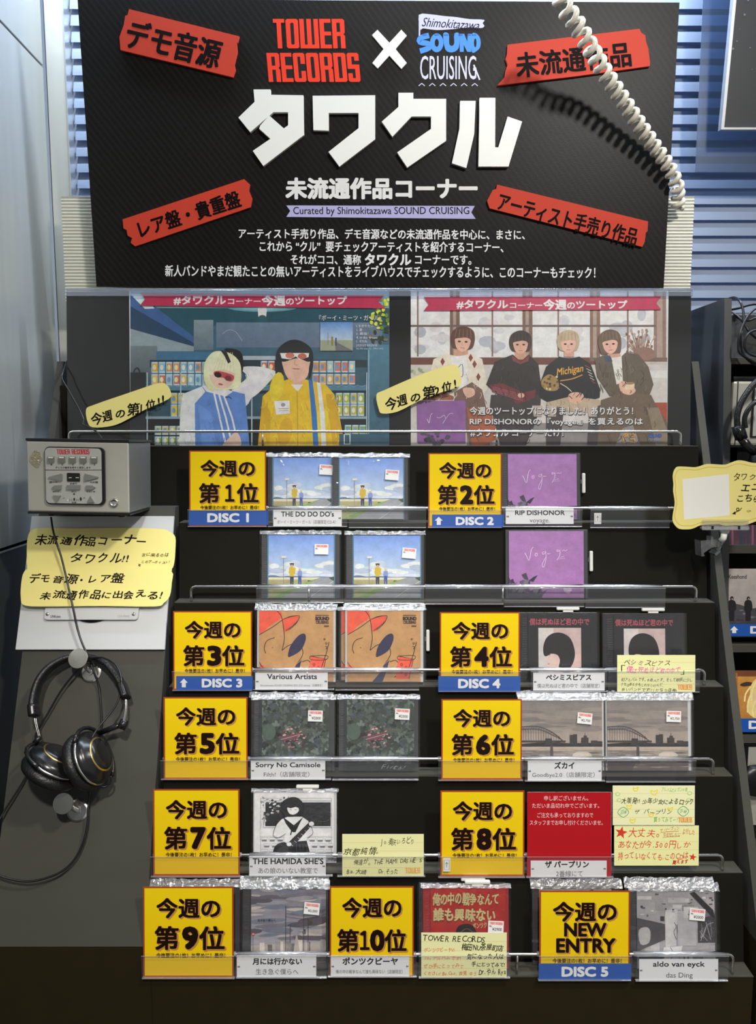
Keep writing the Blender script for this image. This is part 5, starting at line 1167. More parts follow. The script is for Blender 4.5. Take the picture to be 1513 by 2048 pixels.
def d_cloud(a):
    a.rect(0, 0, 100, 70, '77747f', '94929c'); r = random.Random(12)
    for i in range(60): a.ell(r.uniform(-5, 105), r.uniform(0, 66), r.uniform(10, 30), r.uniform(1, 3.6), r.choice(['5f5c66', '8b8990', 'a29c9a', '6e6b76', '554f58', 'b0a8a2', '6c7282']), 10, r.uniform(-.12, .05))
    a.poly([(0, 70), (30, 68), (100, 66), (100, 84), (0, 84)], '9c948e')
    for i in range(14): x = r.uniform(0, 98); w_ = r.uniform(3, 9); a.rect(x, r.uniform(62, 72), x + w_, 84, r.choice(['a8a09a', '7c7672', 'c0b8b0', '625c5a', '8c8684']))
    for (x, t_) in ((46, 20), (70, 22), (76, 36), (52, 44)): a.rect(x, t_, x + .8, 84, '3c3a3e')
    for (y0, y1) in ((30, 36), (34, 40), (45, 50)): a.line([(46, y0), (74, y0 + 3), (100, y1 - 9)], .35, '4a484c', 4)
    a.rect(60, 62, 61, 84, 'b8b0a8'); a.poly([(56, 84), (60, 58), (62, 58), (66, 84)], 'a49a92'); a.rect(70, 50, 73, 56, '3a3a40'); a.ell(70.5, 54, 2, 2.4, '5c5860', 8)
    a.ell(3, 56, 2.2, 2.2, 'a8403a', 10); a.rect(1.6, 55.5, 4.4, 56.4, 'd8c8c4'); a.rect(2.7, 58, 3.3, 84, '5c5856')
    for i in range(14): a.line([(i * 4, 78), (i * 4, 84)], .7, 'c8c0b8')
    a.line([(0, 78), (56, 78)], .6, 'c8c0b8'); a.rect(0, 84, 100, 100, '4c4644', '383432'); a.blob([(38, 88), (44, 81), (54, 80), (62, 84), (66, 90), (38, 91)], '28262a', 3); a.poly([(66, 84), (96, 84), (100, 92), (70, 92)], '5a5654')
    a.text('生き急ぐ僕らへ', 9, 37, 24, 3, '3c3a42', .02); a.ell(79, 41, 3.4, 2.6, '4a443c', 9)
def d_red(a):
    a.rect(0, 0, 100, 100, 'a02c26', '961f20'); C = 'b6a878'
    for s, y, x, w_ in (('俺の中の戦争なんて', 6, 3, 88), ('誰も興味ない', 26, 4, 82)):
        a.text(s, x, y, w_, 17, '6c2420', .07, -1, hand=.4); a.k += 0
    a.rnd = random.Random(1); 
    a.text('俺の中の戦争なんて', 3, 5.5, 88, 16, C, .045, 0, hand=.4); a.text('誰も興味ない', 4, 25, 82, 16, C, .045, 0, hand=.4); a.text('ポンツクピーヤ', 56, 43, 34, 7, C, .03, -3, hand=.3)
    a.blob([(33, 58), (36, 48), (46, 44), (56, 46), (62, 56), (62, 68), (56, 80), (40, 84), (34, 74), (32, 64)], '1e1818', 4); a.blob([(34, 66), (42, 64), (50, 68), (50, 80), (40, 84), (35, 76)], 'a8987c', 4); a.line([(38, 56), (48, 50), (56, 54)], 1, '5c5048', 4); a.line([(36, 62), (46, 60)], 1, '5c5048'); a.blob([(30, 60), (34, 56), (48, 60), (46, 63), (34, 64)], '1e1818', 3)
def d_collage(a):
    a.rect(0, 0, 100, 100, '8e8c8e', '9a989a'); r = random.Random(14)
    for i in range(34):
        x, y = r.uniform(0, 90), r.uniform(0, 90); w_, h_ = r.uniform(6, 26), r.uniform(4, 20); a.rect(x, y, min(100, x + w_), min(100, y + h_), r.choice(['a2a0a2', '8a888a', 'b2b0b0', '7a787c', '959395', '6e6c70']))
    for i in range(26): x, y = r.uniform(0, 96), r.uniform(0, 30); a.rect(x, y, x + r.uniform(1, 5), y + r.uniform(.5, 3), r.choice(['4c4a4e', '5c5a5e', '38363a', 'c0bebe']))
    a.poly([(0, 34), (36, 42), (36, 62), (8, 74), (0, 78)], '4b494d'); a.blob([(2, 50), (12, 46), (17, 52), (15, 66), (4, 68)], 'a3a1a2', 3)
    a.poly([(36, 26), (50, 28), (50, 70), (36, 72)], 'b9b7b8'); a.poly([(34, 72), (58, 70), (52, 90), (30, 92)], 'c2c0c0'); a.line([(40, 92), (46, 80), (42, 72)], .8, '55535a', 3); a.line([(48, 40), (50, 46), (47, 52), (50, 62)], .8, '4c4a50', 3); a.rect(30, 32, 35, 38, '3a383c')
    a.poly([(52, 36), (76, 38), (76, 70), (52, 70)], 'a3a1a5'); a.poly([(78, 36), (100, 30), (100, 66), (78, 66)], '3f3d42')
    for i in range(14): a.line([(r.uniform(79, 99), r.uniform(36, 64)), (r.uniform(79, 99), r.uniform(36, 64))], .5, r.choice(['8a888c', '6c6a70', 'b0aeb0']))
    a.poly([(68, 2), (74, 0), (98, 24), (100, 36), (92, 28)], '2c2a2e'); a.blob([(2, 84), (12, 78), (30, 80), (34, 86), (20, 90), (4, 92)], '38363a', 3); a.rect(54, 78, 72, 100, 'c0bec0'); a.rect(59, 84, 61, 97, '4a484e'); a.rect(64, 84, 66, 97, '4a484e'); a.ell(78, 84, 7.5, 8, '89878c', 16, 0, '6c6a70'); a.rect(84, 76, 100, 100, 'aeacb0')
SKY = 'disc case with a blue sky cover of two people on a road'
def behind(k, cx0, x0, x1, cx1, yt, tray, des, label, **kw): return cd(k, 0, cx0, x0, x1, cx1, yt, tray, des, label, **kw)
cd(1, 0, 534, 547, 663, 674, 915, 'trayblue', d_sky, SKY + ', top row, left', (640, 929, None))
cd(1, 1, 665, 680, 807, 817, 916, 'trayblue', d_sky, SKY + ', top row, right', (772, 939, None))
cd(2, 0, 522, 537, 668, 680, 1070, 'trayblue', d_sky, SKY + ', second row, left', (630, 1088, None), 0.006)
cd(2, 0, 692, 708, 841, 849, 1071, 'trayblue', d_sky, SKY + ', second row, right', (806, 1095, None), 0.006)
cd(1, 0, 1004, 1017, 1155, 1163, 908, 'trayclear', d_voy, 'disc case with a purple cover and rock pile, upper one of two', None, 0.0, ('right', (946, 986)), wrinkle=False)
cd(2, 0, 1012, 1019, 1169, 1178, 1062, 'trayclear', d_voy, 'disc case with a purple cover and rock pile, lower one of two', None, 0.0, ('right', (1102, 1143)), wrinkle=False)
cd(3, 1, 513, 518, 667, 672, 1222, 'traywhite', d_dog, 'disc sleeve with a tan and red cartoon cover, left one', None, 0.010)
cd(3, 0, 679, 683, 832, 850, 1222, 'trayclear', d_dog, 'tan and red cartoon disc sleeve hidden behind the right one', None, 0.004, ('right', (1260, 1303)))
cd(3, 1, 690, 695, 842, 848, 1222, 'traywhite', d_dog, 'disc sleeve with a tan and red cartoon cover, right one in front', None, 0.009)
cd(3, 0, 1039, 1058, 1184, 1197, 1228, 'trayblack', d_black, 'black disc case with a dark haired portrait, left one beside the fourth place card', None, 0.0, ('top', (1115, 1161)))
cd(3, 0, 1207, 1230, 1352, 1372, 1230, 'trayblack', d_black, 'black disc case with a dark haired portrait, right one above the memo', None, 0.0, ('top', (1286, 1332)))
cd(4, 0, 501, 515, 652, 664, 1396, 'trayclear', d_clover, 'dark clover patch disc case hidden behind the left one', None, 0.007)
cd(4, 1, 506, 520, 658, 670, 1401, 'trayclear', d_clover, 'disc case with a dark clover patch cover, left one', (617, 1420, '¥2000'), 0.007, photo='photo')
cd(4, 1, 677, 690, 829, 838, 1400, 'trayclear', d_clover, 'disc case with a dark clover patch cover, right one', (791, 1416, '¥2000'), 0.006)
cd(4, 0, 1038, 1042, 1196, 1200, 1396, 'traywhite', d_bridge, 'grey riverside bridge disc sleeve hidden behind the left one', None, 0.009)
cd(4, 1, 1040, 1043, 1206, 1211, 1402, 'traywhite', d_bridge, 'disc sleeve with a grey riverside bridge cover, left one', (1156, 1424, '¥2,750'), 0.010)
cd(4, 0, 1220, 1224, 1376, 1382, 1396, 'traywhite', d_bridge, 'grey riverside bridge disc sleeve hidden behind the right one', None, 0.009)
cd(4, 1, 1213, 1216, 1378, 1386, 1402, 'traywhite', d_bridge, 'disc sleeve with a grey riverside bridge cover, right one', (1333, 1421, '¥2,750'), 0.010)
cd(5, 0, 505, 508, 668, 674, 1586, 'traywhite', d_guitar, 'disc case with a black and white guitar girl cover', None, 0.003, ('top', (592, 638)))
cd(6, 0, 298, 312, 462, 480, 1776, 'trayclear', d_cloud, 'cloudy power line disc case behind the ninth place card', None, 0.010)
cd(6, 0, 482, 500, 640, 655, 1774, 'trayclear', d_cloud, 'cloudy power line disc case hidden behind the front one', None, 0.013)
cd(6, 1, 484, 502, 652, 657, 1780, 'trayclear', d_cloud, 'disc case with a cloudy power line cover, beside the ninth place card', (610, 1803, '¥2,000'), 0.011)
cd(6, 0, 838, 852, 1000, 1014, 1772, 'trayclear', d_red, 'red disc case with cream characters, hidden behind the front one', None, 0.0, ('top', (923, 972)))
cd(6, 1, 846, 862, 1012, 1020, 1778, 'trayred', d_red, 'red disc case with cream characters over a capped head, in front', (977, 1840, '¥2900'), 0.003, ('top', (931, 982)))
cd(6, 0, 1066, 1080, 1225, 1243, 1779, 'trayclear', d_collage, 'grey collage disc case behind the new entry card', None, 0.013)
cd(6, 0, 1254, 1266, 1420, 1428, 1778, 'trayclear', d_collage, 'grey collage disc case hidden behind the front one', None, 0.014)
cd(6, 1, 1262, 1276, 1432, 1438, 1784, 'trayclear', d_collage, 'disc case with a grey photo collage cover, at the lower right', (1380, 1815, '¥2000'), 0.010)

# ---------------------------------------------------------------- the listening player
PL = Plane(1.352, CZ - 0.155, 0.02)
a0 = PL.hit(57, 1027); rl = math.atan2(-5, 204) * -1
mp_ = basis(PL, PL.hit(56, 1026), -0.018); pf_ = sheet_fn(PL, mp_)
ply = thing('disc_player', 'silver wall player box with a button panel, standing at the left', 'player', mp_)
w = pf_(259, 1027)[0]; h = pf_(150, 880)[1]
M['plsteel'] = pm('player_steel', (0.50, 0.49, 0.43), 0.40, 0.35, vary=0.05, nscale=30)
M['plside'] = pm('player_side_steel', (0.27, 0.28, 0.27), 0.38, 0.6, vary=0.05)
dep = 0.132
MB().box(0, w, 0.003, h - 0.003, -0.004, 0, bev=0.0025).build('front_plate', M['plsteel'], ply)
MB().box(0.0015, w - 0.0008, 0.0035, h - 0.0035, -dep, -0.0042).build('housing', M['plside'], ply)
MB().box(-0.001, w + 0.0015, h - 0.003, h + 0.002, -dep - .001, 0.001, bev=0.001).build('lid', M['black'], ply)
MB().box(-0.0006, w + 0.0015, -0.001, 0.003, -dep, 0.0005, bev=0.0006).build('bottom_plate', M['black'], ply)
for x in (0.035, w - 0.02): MB().lathe([(0.007, 0), (0.0075, -0.004), (0.006, -0.0055)], (x, -0.001, -0.02), (0, 1, 0), 14).build('foot', M['black'], ply)
def rrect(x0, y0, x1, y1, r, n=5):
    P = []
    for (cx, cy, s) in ((x1 - r, y0 + r, -90), (x1 - r, y1 - r, 0), (x0 + r, y1 - r, 90), (x0 + r, y0 + r, 180)):
        for i in range(n + 1):
            a_ = math.radians(s + 90 * i / n); P.append((cx + r * math.cos(a_), cy + r * math.sin(a_)))
    return P
S5 = 280 / 1513.0
def pq(x, y): return (20 + x * S5, 860 + y * S5)
def pr(x0, y0, x1, y1, r=0.001):
    a_ = pf_(*pq(x0, y0)); b_ = pf_(*pq(x1, y1)); return rrect(min(a_[0], b_[0]), min(a_[1], b_[1]), max(a_[0], b_[0]), max(a_[1], b_[1]), r)
cpn = MB().prism(pr(384, 178, 1040, 812, 0.009), 0, 0.0045).build('control_panel', M['black'], ply)
M['plface'] = pm('panel_silver', (0.52, 0.52, 0.49), 0.45, 0.35, vary=0.02)
MB().prism(pr(392, 190, 1008, 797, 0.0075), 0.0046, 0.0056).build('panel_face', M['plface'], cpn)
M['button'] = pm('button_olive', (0.20, 0.205, 0.17), 0.3, 0.3); M['buttons'] = pm('button_silver', (0.33, 0.33, 0.31), 0.3, 0.6)
for i in range(5):
    x = 428 + i * 116; MB().prism(pr(x, 284, x + 68, 354, .0014), 0.0057, 0.0088).build('button', M['button'], cpn)
    MB().prism(pr(x + 8, 288, x + 60, 304, .0004), 0.0089, 0.0093).build('button_cap', M['white'], cpn)
def btn(pts): MB().prism([pf_(*pq(*p)) for p in pts], 0.0057, 0.009).build('button', M['buttons'], cpn)
btn([(440, 505), (575, 468), (583, 476), (583, 545), (575, 550), (440, 514)]); btn([(972, 505), (832, 470), (824, 478), (822, 545), (830, 550), (972, 515)])
btn([(474, 617), (505, 594), (574, 594), (574, 640), (505, 640)]); btn([(940, 617), (910, 596), (838, 596), (838, 642), (910, 642)])
btn([(636, 592), (778, 592), (778, 640), (636, 640)]); btn([(488, 703), (568, 705), (528, 778)]); btn([(888, 708), (930, 778), (850, 778)])
MB().prism(pr(633, 462, 772, 556, .0015), 0.0057, 0.0072).build('display', M['black'], cpn)
a = Art(lambda x, y: pf_(*pq(x, y)), 0.00562)
logo_word(a, 'TOWER', 517, 208, 664, 262, 'a8242c', 'a3a39c', 0.12); logo_word(a, 'RECORDS', 678, 208, 874, 262, 'a8242c', 'a3a39c', 0.12)
for i in range(5): a.text(str(i + 1), 458 + i * 116, 366, 9, 16, '33342f', .03)
a.text('ディスク番号を押すと再生します', 508, 394, 378, 22, '3c3c38', .02)
a.rect(397, 428, 1006, 433, '23231f'); a.poly([(696, 428), (708, 428), (702, 420)], '23231f')
for s, x, y, w_ in (('⏮前曲', 442, 552, 88), ('曲番号', 664, 568, 76), ('次曲⏭', 878, 554, 86), ('◀早戻し', 474, 654, 100), ('停止', 678, 654, 56), ('早送り▶', 838, 654, 100), ('音量', 682, 770, 52), ('小', 588, 722, 20), ('大', 808, 722, 20)):
    a.text(s, x, y, w_, 18, '3e3e3a', .01, res=1)
a.rect(700, 682, 716, 697, '23231f')
for i, x in enumerate((662, 680, 736, 752)): a.rect(x, 742, x + 3, 764, '33332f')
a.ell(710, 746, 9, 16, '23231f', 12); a.ell(780, 742, 10, 20, '23231f', 12); a.ell(640, 757, 7, 7, 'f0f0e8', 10)
a.build('panel_print', M['print'], cpn)
a = Art(lambda x, y: pf_(*pq(x, y)), 0.0073); a.rect(652, 510, 684, 517, 'c8d0a0'); a.rect(728, 510, 762, 517, 'c8d0a0'); a.build('digit_dash', M['print'], cpn)
lk = pf_(*pq(1127, 785)); MB().lathe([(.0078, 0), (.0078, .003), (.0055, .0042), (.0052, .0035), (.0026, .0033)], (lk[0], lk[1], 0), (0, 0, 1), 24).build('key_lock', M['steel'], ply)
g = MB(); c_ = pf_(*pq(285, 310)); r = random.Random(2); M['glue'] = clearmat('old_glue', (0.92, 0.82, 0.55), 0.2, 4.0, 0.30, wrinkle=1.0, wscale=200, hazecol=(0.62, 0.54, 0.36))
P = [(c_[0] + (.0105 + r.uniform(-.002, .002)) * math.cos(i * .42) * .9, c_[1] + (.0145 + r.uniform(-.002, .002)) * math.sin(i * .42)) for i in range(15)]
MB().prism(smooth_closed(P, 3), 0.0003, 0.0022).build('glue_residue', M['glue'], ply)

# ---------------------------------------------------------------- white plate on the listening panel
m = mw_of(MP, 34, 1300); f = sheet_fn(MP, m)
wp = thing('white_plate', 'large white board fixed on the sloping listening panel', 'board', m)
pts = [f(34, 1300), f(331, 1301), f(351, 1034), f(62, 1034)]
M['plate'] = pm('plate_white', (0.56, 0.57, 0.575), 0.55, vary=0.03, nscale=8)
MB().box(0.0, pts[1][0], 0.0, pts[2][1], 0.0006, 0.007, bev=0.0008).build('board', M['plate'], wp)
fb_ = lambda x, y: f(x, y)
# round slot unit and its lettered plate
c_ = f(192, 1180); MB().lathe([(.062, .0072), (.062, .0100), (.055, .0112), (.02, .0112)], (c_[0], c_[1], 0), (0, 0, 1), 48).build('round_unit', M['black'], wp)
p0 = f(94, 1241); p1 = f(283, 1204)
MB().prism(rrect(p0[0], p0[1], p1[0], p1[1], .006), .0072, .0130).build('name_plate', M['plate'], wp)
for x in (101, 272):
    c_ = f(x, 1230); MB().lathe([(.0034, .0132), (.003, .0142), (.0012, .0145)], (c_[0], c_[1], 0), (0, 0, 1), 14).build('screw', M['steel'], wp)
a = Art(f, 0.0135); a.text('LINKcom', 107, 1232, 20, 5, '55585a', .03, 1); a.text('CDS-900TS', 240, 1232, 24, 4, '9a9c9c', .0, 1); a.build('plate_print', M['print'], wp)

# yellow hand-lettered signs on the plate
def ysign(label, pts, texts, off):
    pl = MP.off(off); x0 = min(p[0] for p in pts); y1 = max(p[1] for p in pts); m = mw_of(pl, x0, y1); f = sheet_fn(pl, m)
    t = thing('paper_sign', label, 'paper sign', m)
    MB().prism([f(*p) for p in smooth_closed(pts, 3)], 0, 0.0008).build('paper', M['ypaper'], t)
    a = Art(f, 0.0009)
    for (s, x, y, w_, h_, b) in texts: a.text(s, x, y, w_, h_, '1a120c', b * 2 + .014, 0, hand=1.1)
    a.build('handwriting', M['print'], t); return t
ysign('yellow hand-lettered sign, upper one on the white board, reading unreleased works corner', [(62, 1062), (85, 1056), (150, 1057), (250, 1056), (322, 1058), (340, 1064), (351, 1074), (351, 1100), (349, 1125), (344, 1138), (330, 1143), (200, 1142), (70, 1142), (55, 1132), (54, 1110), (55, 1080)],
      [('未流通作品コーナー', 70, 1069, 222, 24, .006), ('タワクル!!', 142, 1106, 116, 21, .002), ('次に来るのは', 284, 1106, 54, 8, 0), ('このアーティスト!', 284, 1121, 56, 7, 0), ('〟', 277, 1128, 5, 5, 0)], 0.0165)
ysign('yellow hand-lettered sign, lower one on the white board, reading demo tracks and rare discs', [(60, 1137), (100, 1134), (200, 1137), (300, 1136), (343, 1142), (344, 1165), (340, 1192), (328, 1206), (310, 1213), (200, 1212), (100, 1213), (50, 1211), (42, 1196), (43, 1165), (48, 1145)],
      [('デモ音源・レア盤', 60, 1146, 190, 22, .006), ('未流通作品に出会える!', 80, 1180, 246, 20, .006)], 0.0190)

# ---------------------------------------------------------------- round hooks
def hook(label, bx, by, fx, fy, r=0.0175):
    m = basis(MP, MP.pt(bx, by, 0)); t = thing('round_hook', label, 'hook', m)
    L_ = 0.046
    front = m.inverted() @ MP.pt(fx, fy, L_)
    MB().lathe([(r * 1.08, .0004), (r * 1.08, .0020), (r * .9, .0032), (r * .35, .0034), (r * .3, .006)], (0, 0, 0), (0, 0, 1), 32, 0, False).build('base_disc', M['steel'], t)
    MB().tube([(0, 0, .003), (front.x * .5, front.y * .5, L_ * .5), (front.x, front.y, L_ - .001)], .0042, 12).build('stem', M['steel'], t)
    MB().lathe([(r * .3, L_ - .003), (r * .98, L_ - .0022), (r, L_ - .0008), (r * .97, L_ + .0004), (r * .3, L_ + .0006)], (front.x, front.y, 0), (0, 0, 1), 32, 0, False).build('front_disc', M['steel'], t)
    return t
hook('round steel hook carrying the headphones, below the white board', 182, 1344, 156, 1317)
hook('round steel hook with nothing on it, below the headphones', 156, 1621, 126, 1607)

# ---------------------------------------------------------------- headphones
hm = basis(MP, MP.pt(160, 1500, 0)); hpn = thing('headphones', 'black over-ear headphones with gold rings hanging on the upper round hook', 'headphones', hm)
hi = hm.inverted()
def HPT(x, y, o): return hi @ MP.pt(x, y, o)
def sm3(P, n=5): return [Vector(p) for p in smooth_closed([tuple(p) for p in P], n, False)]
bandp = [(69, 1432, .052), (67, 1410, .05), (71, 1385, .046), (80, 1360, .042), (97, 1338, .036), (120, 1322, .030), (143, 1314, .026), (166, 1312, .024), (190, 1315, .024), (211, 1325, .026), (229, 1345, .030), (243, 1368, .036), (252, 1396, .042)]
bp3 = sm3([HPT(*p) for p in bandp])
hb = MB().tube(bp3, lambda t: 0.0125 if .04 < t < .96 else 0.009, 14, flat=0.30, flat_dir=None)
# flattened pad: wide across (away from the panel), thin radially
def flat_band(P, wid, thk, cen, seg=12):
    b = MB(); vs = []; n = len(P)
    for i, p in enumerate(P):
        t = (P[min(i + 1, n - 1)] - P[max(0, i - 1)]).normalized(); zax = Vector((0, 0, 1)); a_ = (zax - t * zax.dot(t)).normalized(); c = t.cross(a_)
        for k in range(seg):
            an = 2 * math.pi * k / seg; vs.append(p + a_ * (wid * math.copysign(abs(math.cos(an)) ** .6, math.cos(an))) + c * (thk * math.copysign(abs(math.sin(an)) ** .7, math.sin(an))))
    fs = [(i * seg + k, i * seg + (k + 1) % seg, (i + 1) * seg + (k + 1) % seg, (i + 1) * seg + k) for i in range(n - 1) for k in range(seg)]
    fs += [list(range(seg))[::-1], [(n - 1) * seg + k for k in range(seg)]]
    b.add(vs, fs, 0, True); return b
flat_band(bp3, .0135, .0058, None).build('headband', M['leather'], hpn)
for (P, wd_) in ((bp3[:6], .0145), (bp3[-6:], .0145)): flat_band(P, wd_, .0075, None).build('band_end', M['black'], hpn)
sl = [[HPT(70, 1436, .053), HPT(73, 1452, .053), HPT(79, 1474, .052)], [HPT(252, 1398, .043), HPT(252, 1420, .044), HPT(247, 1446, .045)]]
for s in sl:
    for dz in (-.003, .003): MB().tube([p + Vector((0.0, 0, dz)) for p in sm3(s)], .0011, 8).build('slider', M['steel'], hpn)
# cups
def cup(cx, cy, o, axis, nm='ear_cup'):
    c = HPT(cx, cy, o); ax = Vector(axis).normalized(); R_ = .046
    sh_ = MB().lathe([(R_ * .97, 0), (R_, .004), (R_ * .98, .012), (R_ * .86, .019), (R_ * .60, .024), (R_ * .58, .0265), (R_ * .3, .028)], c, ax, 36).build(nm, M['black'], hpn)
    MB().lathe([(R_ * .95, -.0005), (R_ * 1.04, -.004), (R_ * 1.08, -.011), (R_ * 1.02, -.018), (R_ * .82, -.0215), (R_ * .6, -.018), (R_ * .55, -.010)], c, ax, 40).build('ear_pad', M['leather'], sh_)
    MB().lathe([(R_ * .63, .0225), (R_ * .66, .0238), (R_ * .62, .0252)], c, ax, 36).build('gold_ring', M['gold'], sh_)
    MB().lathe([(R_ * 1.005, .004), (R_ * 1.02, .006), (R_ * 1.0, .008)], c, ax, 36).build('rim', M['steel'], sh_)
    return c, ax
c1v, ax1 = cup(106, 1532, .055, (.50, .84, .20)); c2v, ax2 = cup(178, 1519, .064, (.90, .38, .22))
def yoke(c, ax, top, R_=.052):
    ax = Vector(ax).normalized(); up_ = (top - c); up_ = (up_ - ax * up_.dot(ax)).normalized(); sd = ax.cross(up_); P = []
    for i in range(13):
        an = math.radians(-95 + i * 190 / 12); P.append(c + ax * .010 + up_ * (R_ * math.cos(an)) + sd * (R_ * math.sin(an)))
    b = MB().tube(P, .0034, 10); 
    b.tube([top, c + ax * .010 + up_ * R_], .0048, 10); b.build('yoke', M['black'], hpn)
yoke(c1v, ax1, HPT(79, 1474, .052)); yoke(c2v, ax2, HPT(246, 1448, .046))
MB().tube([HPT(250, 1440, .046), HPT(242, 1458, .047)], .0075, 12).build('slider_block', M['black'], hpn)
# headphone cable
cabp = [(222, 1552, .05), (220, 1566, .048), (207, 1574, .05), (190, 1566, .06), (177, 1545, .072), (173, 1520, .078), (178, 1490, .078), (190, 1465, .07), (205, 1445, .06), (222, 1425, .055), (236, 1402, .052), (243, 1370, .050), (240, 1345, .048), (228, 1326, .046), (205, 1315, .044), (185, 1316, .040), (176, 1322, .034)]
MB().tube(sm3([HPT(*p) for p in cabp], 6), .0017, 8).build('cable', M['rubber'], hpn)

# ---------------------------------------------------------------- loose cables
def cable(name, label, P, r=.0018, mat='rubber'):
    W = [pl.pt(x, y, o) for (pl, x, y, o) in P]; o = MB().tube([Vector(p) for p in smooth_closed([tuple(p) for p in W], 6, False)], r, 8).build(name, M[mat]); return tag(o, label, 'cable')
cable('black_cable', 'thin black cable from the player down over the yellow signs to the upper hook', [(MP, x, y, o) for x, y, o in ((102, 1034, .035), (106, 1060, .034), (113, 1085, .032), (122, 1112, .030), (129, 1140, .030), (137, 1175, .029), (146, 1215, .028), (153, 1250, .024), (162, 1280, .022), (172, 1303, .022), (180, 1322, .016), (188, 1345, .014), (197, 1370, .008), (201, 1400, .007), (203, 1440, .007), (202, 1470, .007), (198, 1500, .007), (190, 1530, .010), (183, 1560, .012), (179, 1590, .012), (176, 1620, .014), (175, 1645, .014), (168, 1680, .014), (152, 1715, .014), (125, 1742, .016), (90, 1757, .018), (55, 1763, .020), (20, 1758, .022), (-8, 1748, .024), (-40, 1730, .025))], .0019)
cable('black_cable', 'thin black cable looping from the upper hook to the left edge of the picture', [(MP, x, y, o) for x, y, o in ((172, 1326, .022), (158, 1338, .020), (140, 1358, .018), (120, 1385, .016), (100, 1420, .014), (82, 1450, .014), (72, 1470, .012), (70, 1500, .010), (62, 1530, .010), (48, 1560, .012), (28, 1592, .014), (10, 1620, .016), (-5, 1645, .02), (-25, 1665, .025))], .0017)
cable('power_cable', 'thin dark cable from behind the back board down onto the player lid', [(Plane(y_), x, y, 0) for x, y, y_ in ((134, 722, 1.57), (126, 745, 1.53), (124, 757, 1.52), (134, 775, 1.52), (148, 800, 1.52), (160, 822, 1.515), (167, 838, 1.505), (166, 848, 1.50), (175, 853, 1.49), (190, 861, 1.46), (201, 872, 1.43), (204, 878, 1.42))], .0016)

# ---------------------------------------------------------------- wavy yellow card in a clear clip at the right
WP = Plane(1.375, CZ - 0.1, 0.03)
m = mw_of(WP, 1347, 1058); f = sheet_fn(WP, m)
wc = thing('wavy_card', 'pale yellow wavy-edged card with a blank white square, at the right edge', 'paper sign', m)
S6 = 183 / 1513.
out = q([(212, 112), (300, 108), (420, 115), (520, 118), (620, 88), (700, 66), (800, 68), (920, 76), (1010, 76), (1080, 50), (1160, 20), (1230, 5), (1320, 14), (1420, 40), (1513, 50), (1640, 40), (1780, 70), (1860, 150), (1880, 300), (1850, 450), (1880, 600), (1870, 800), (1820, 920), (1700, 950), (1600, 980), (1500, 1015), (1400, 1055), (1280, 1080), (1150, 1075), (1000, 1085), (900, 1060), (780, 1065), (600, 1078), (520, 1110), (440, 1140), (350, 1146), (240, 1138), (170, 1080), (130, 1000), (138, 880), (165, 740), (160, 640), (140, 520), (145, 400), (133, 260), (160, 160)], S6, 1330, 920)
MB().prism([f(*p) for p in smooth_closed(out, 2)], 0, .0008).build('paper', M['ypaper'], wc)
a = Art(f, .0009); inner = [(1430 + (x - 1430) * .955 + .5, 990 + (y - 990) * .90) for x, y in out]
a.line(smooth_closed(inner, 2), 1.3, 'c2ab52', 0, True)
a.poly(q([(293, 318), (1060, 232), (1075, 915), (318, 985)], S6, 1330, 920), 'd8d6cf')
for s, x, y, w_, h_, b in (('タワクル', 1468, 946, 62, 16, .008), ('エニ', 1482, 969, 38, 14, .02), ('こちら', 1475, 989, 42, 16, .02)): a.text(s, x, y, w_, h_, '1c1610', b, -2, hand=.9)
a.text('QR', 1494, 1020, 9, 4.5, '8a7c40', 0)
a.line(q([(1270, 790), (1235, 835), (1195, 840), (1190, 800), (1220, 795), (1225, 820), (1180, 860), (1140, 882)], S6, 1330, 920), 1.4, '1c1610', 3); a.poly(q([(1112, 890), (1165, 845), (1170, 900)], S6, 1330, 920), '1c1610')
a.build('handwriting', M['print'], wc)
# clip
CPn = WP.off(.004); m = mw_of(CPn, 1404, 1060); f = sheet_fn(CPn, m)
cl = thing('sign_clip', 'clear plastic clip with white joint clamped on the rack side board, holding the yellow card', 'clip', m)
def pb2(x0, y0, x1, y1, z0, z1, mat, name, bev=.0006):
    p0, p1 = f(x0, y1), f(x1, y0); return MB().box(p0[0], p1[0], p0[1], p1[1], z0, z1, bev=bev).build(name, M[mat], cl)
pb2(1404, 1039, 1498, 1054, .0, .0022, 'clamp', 'jaw'); pb2(1403, 1053, 1498, 1060, -.006, .005, 'curl', 'hinge_bar', .0015); pb2(1405, 1036, 1498, 1052, -.009, -.007, 'clamp', 'jaw')
for x in (1421, 1474): pb2(x, 1051, x + 5, 1058, .0045, .006, 'black', 'slot')
MB().prism([f(*p) for p in ((1437, 1057), (1462, 1057), (1456, 1068), (1444, 1068))], -.003, .003).build('neck', M['clamp'], cl)
p = f(1449, 1071); pe = f(1445, 1082); MB().tube([(p[0], p[1] + .003, 0), (p[0] - .0005, (p[1] + pe[1]) / 2, -.001), (pe[0], pe[1], -.004)], .0055, 14).build('joint', M['white'], cl)
e1 = f(1446, 1084); MB().tube([(e1[0], e1[1], -.004), (e1[0] - .002, e1[1] - .012, -.012)], .004, 12).build('ball_stem', M['clamp'], cl)
for zz0, zz1 in ((-.03, -.024), (-.018, -.012)): pass
arm = MB()
P = [f(*p_) for p_ in ((1408, 1083), (1443, 1080), (1446, 1094), (1430, 1097), (1414, 1108), (1416, 1114), (1410, 1115), (1409, 1104))]
arm.prism(P, -.040, -.012); arm.build('clamp_arm', M['clamp'], cl)
P = [f(*p_) for p_ in ((1436, 1092), (1446, 1094), (1449, 1106), (1440, 1114), (1437, 1110), (1443, 1104))]
MB().prism(P, -.040, -.014).build('clamp_arm', M['clamp'], cl)
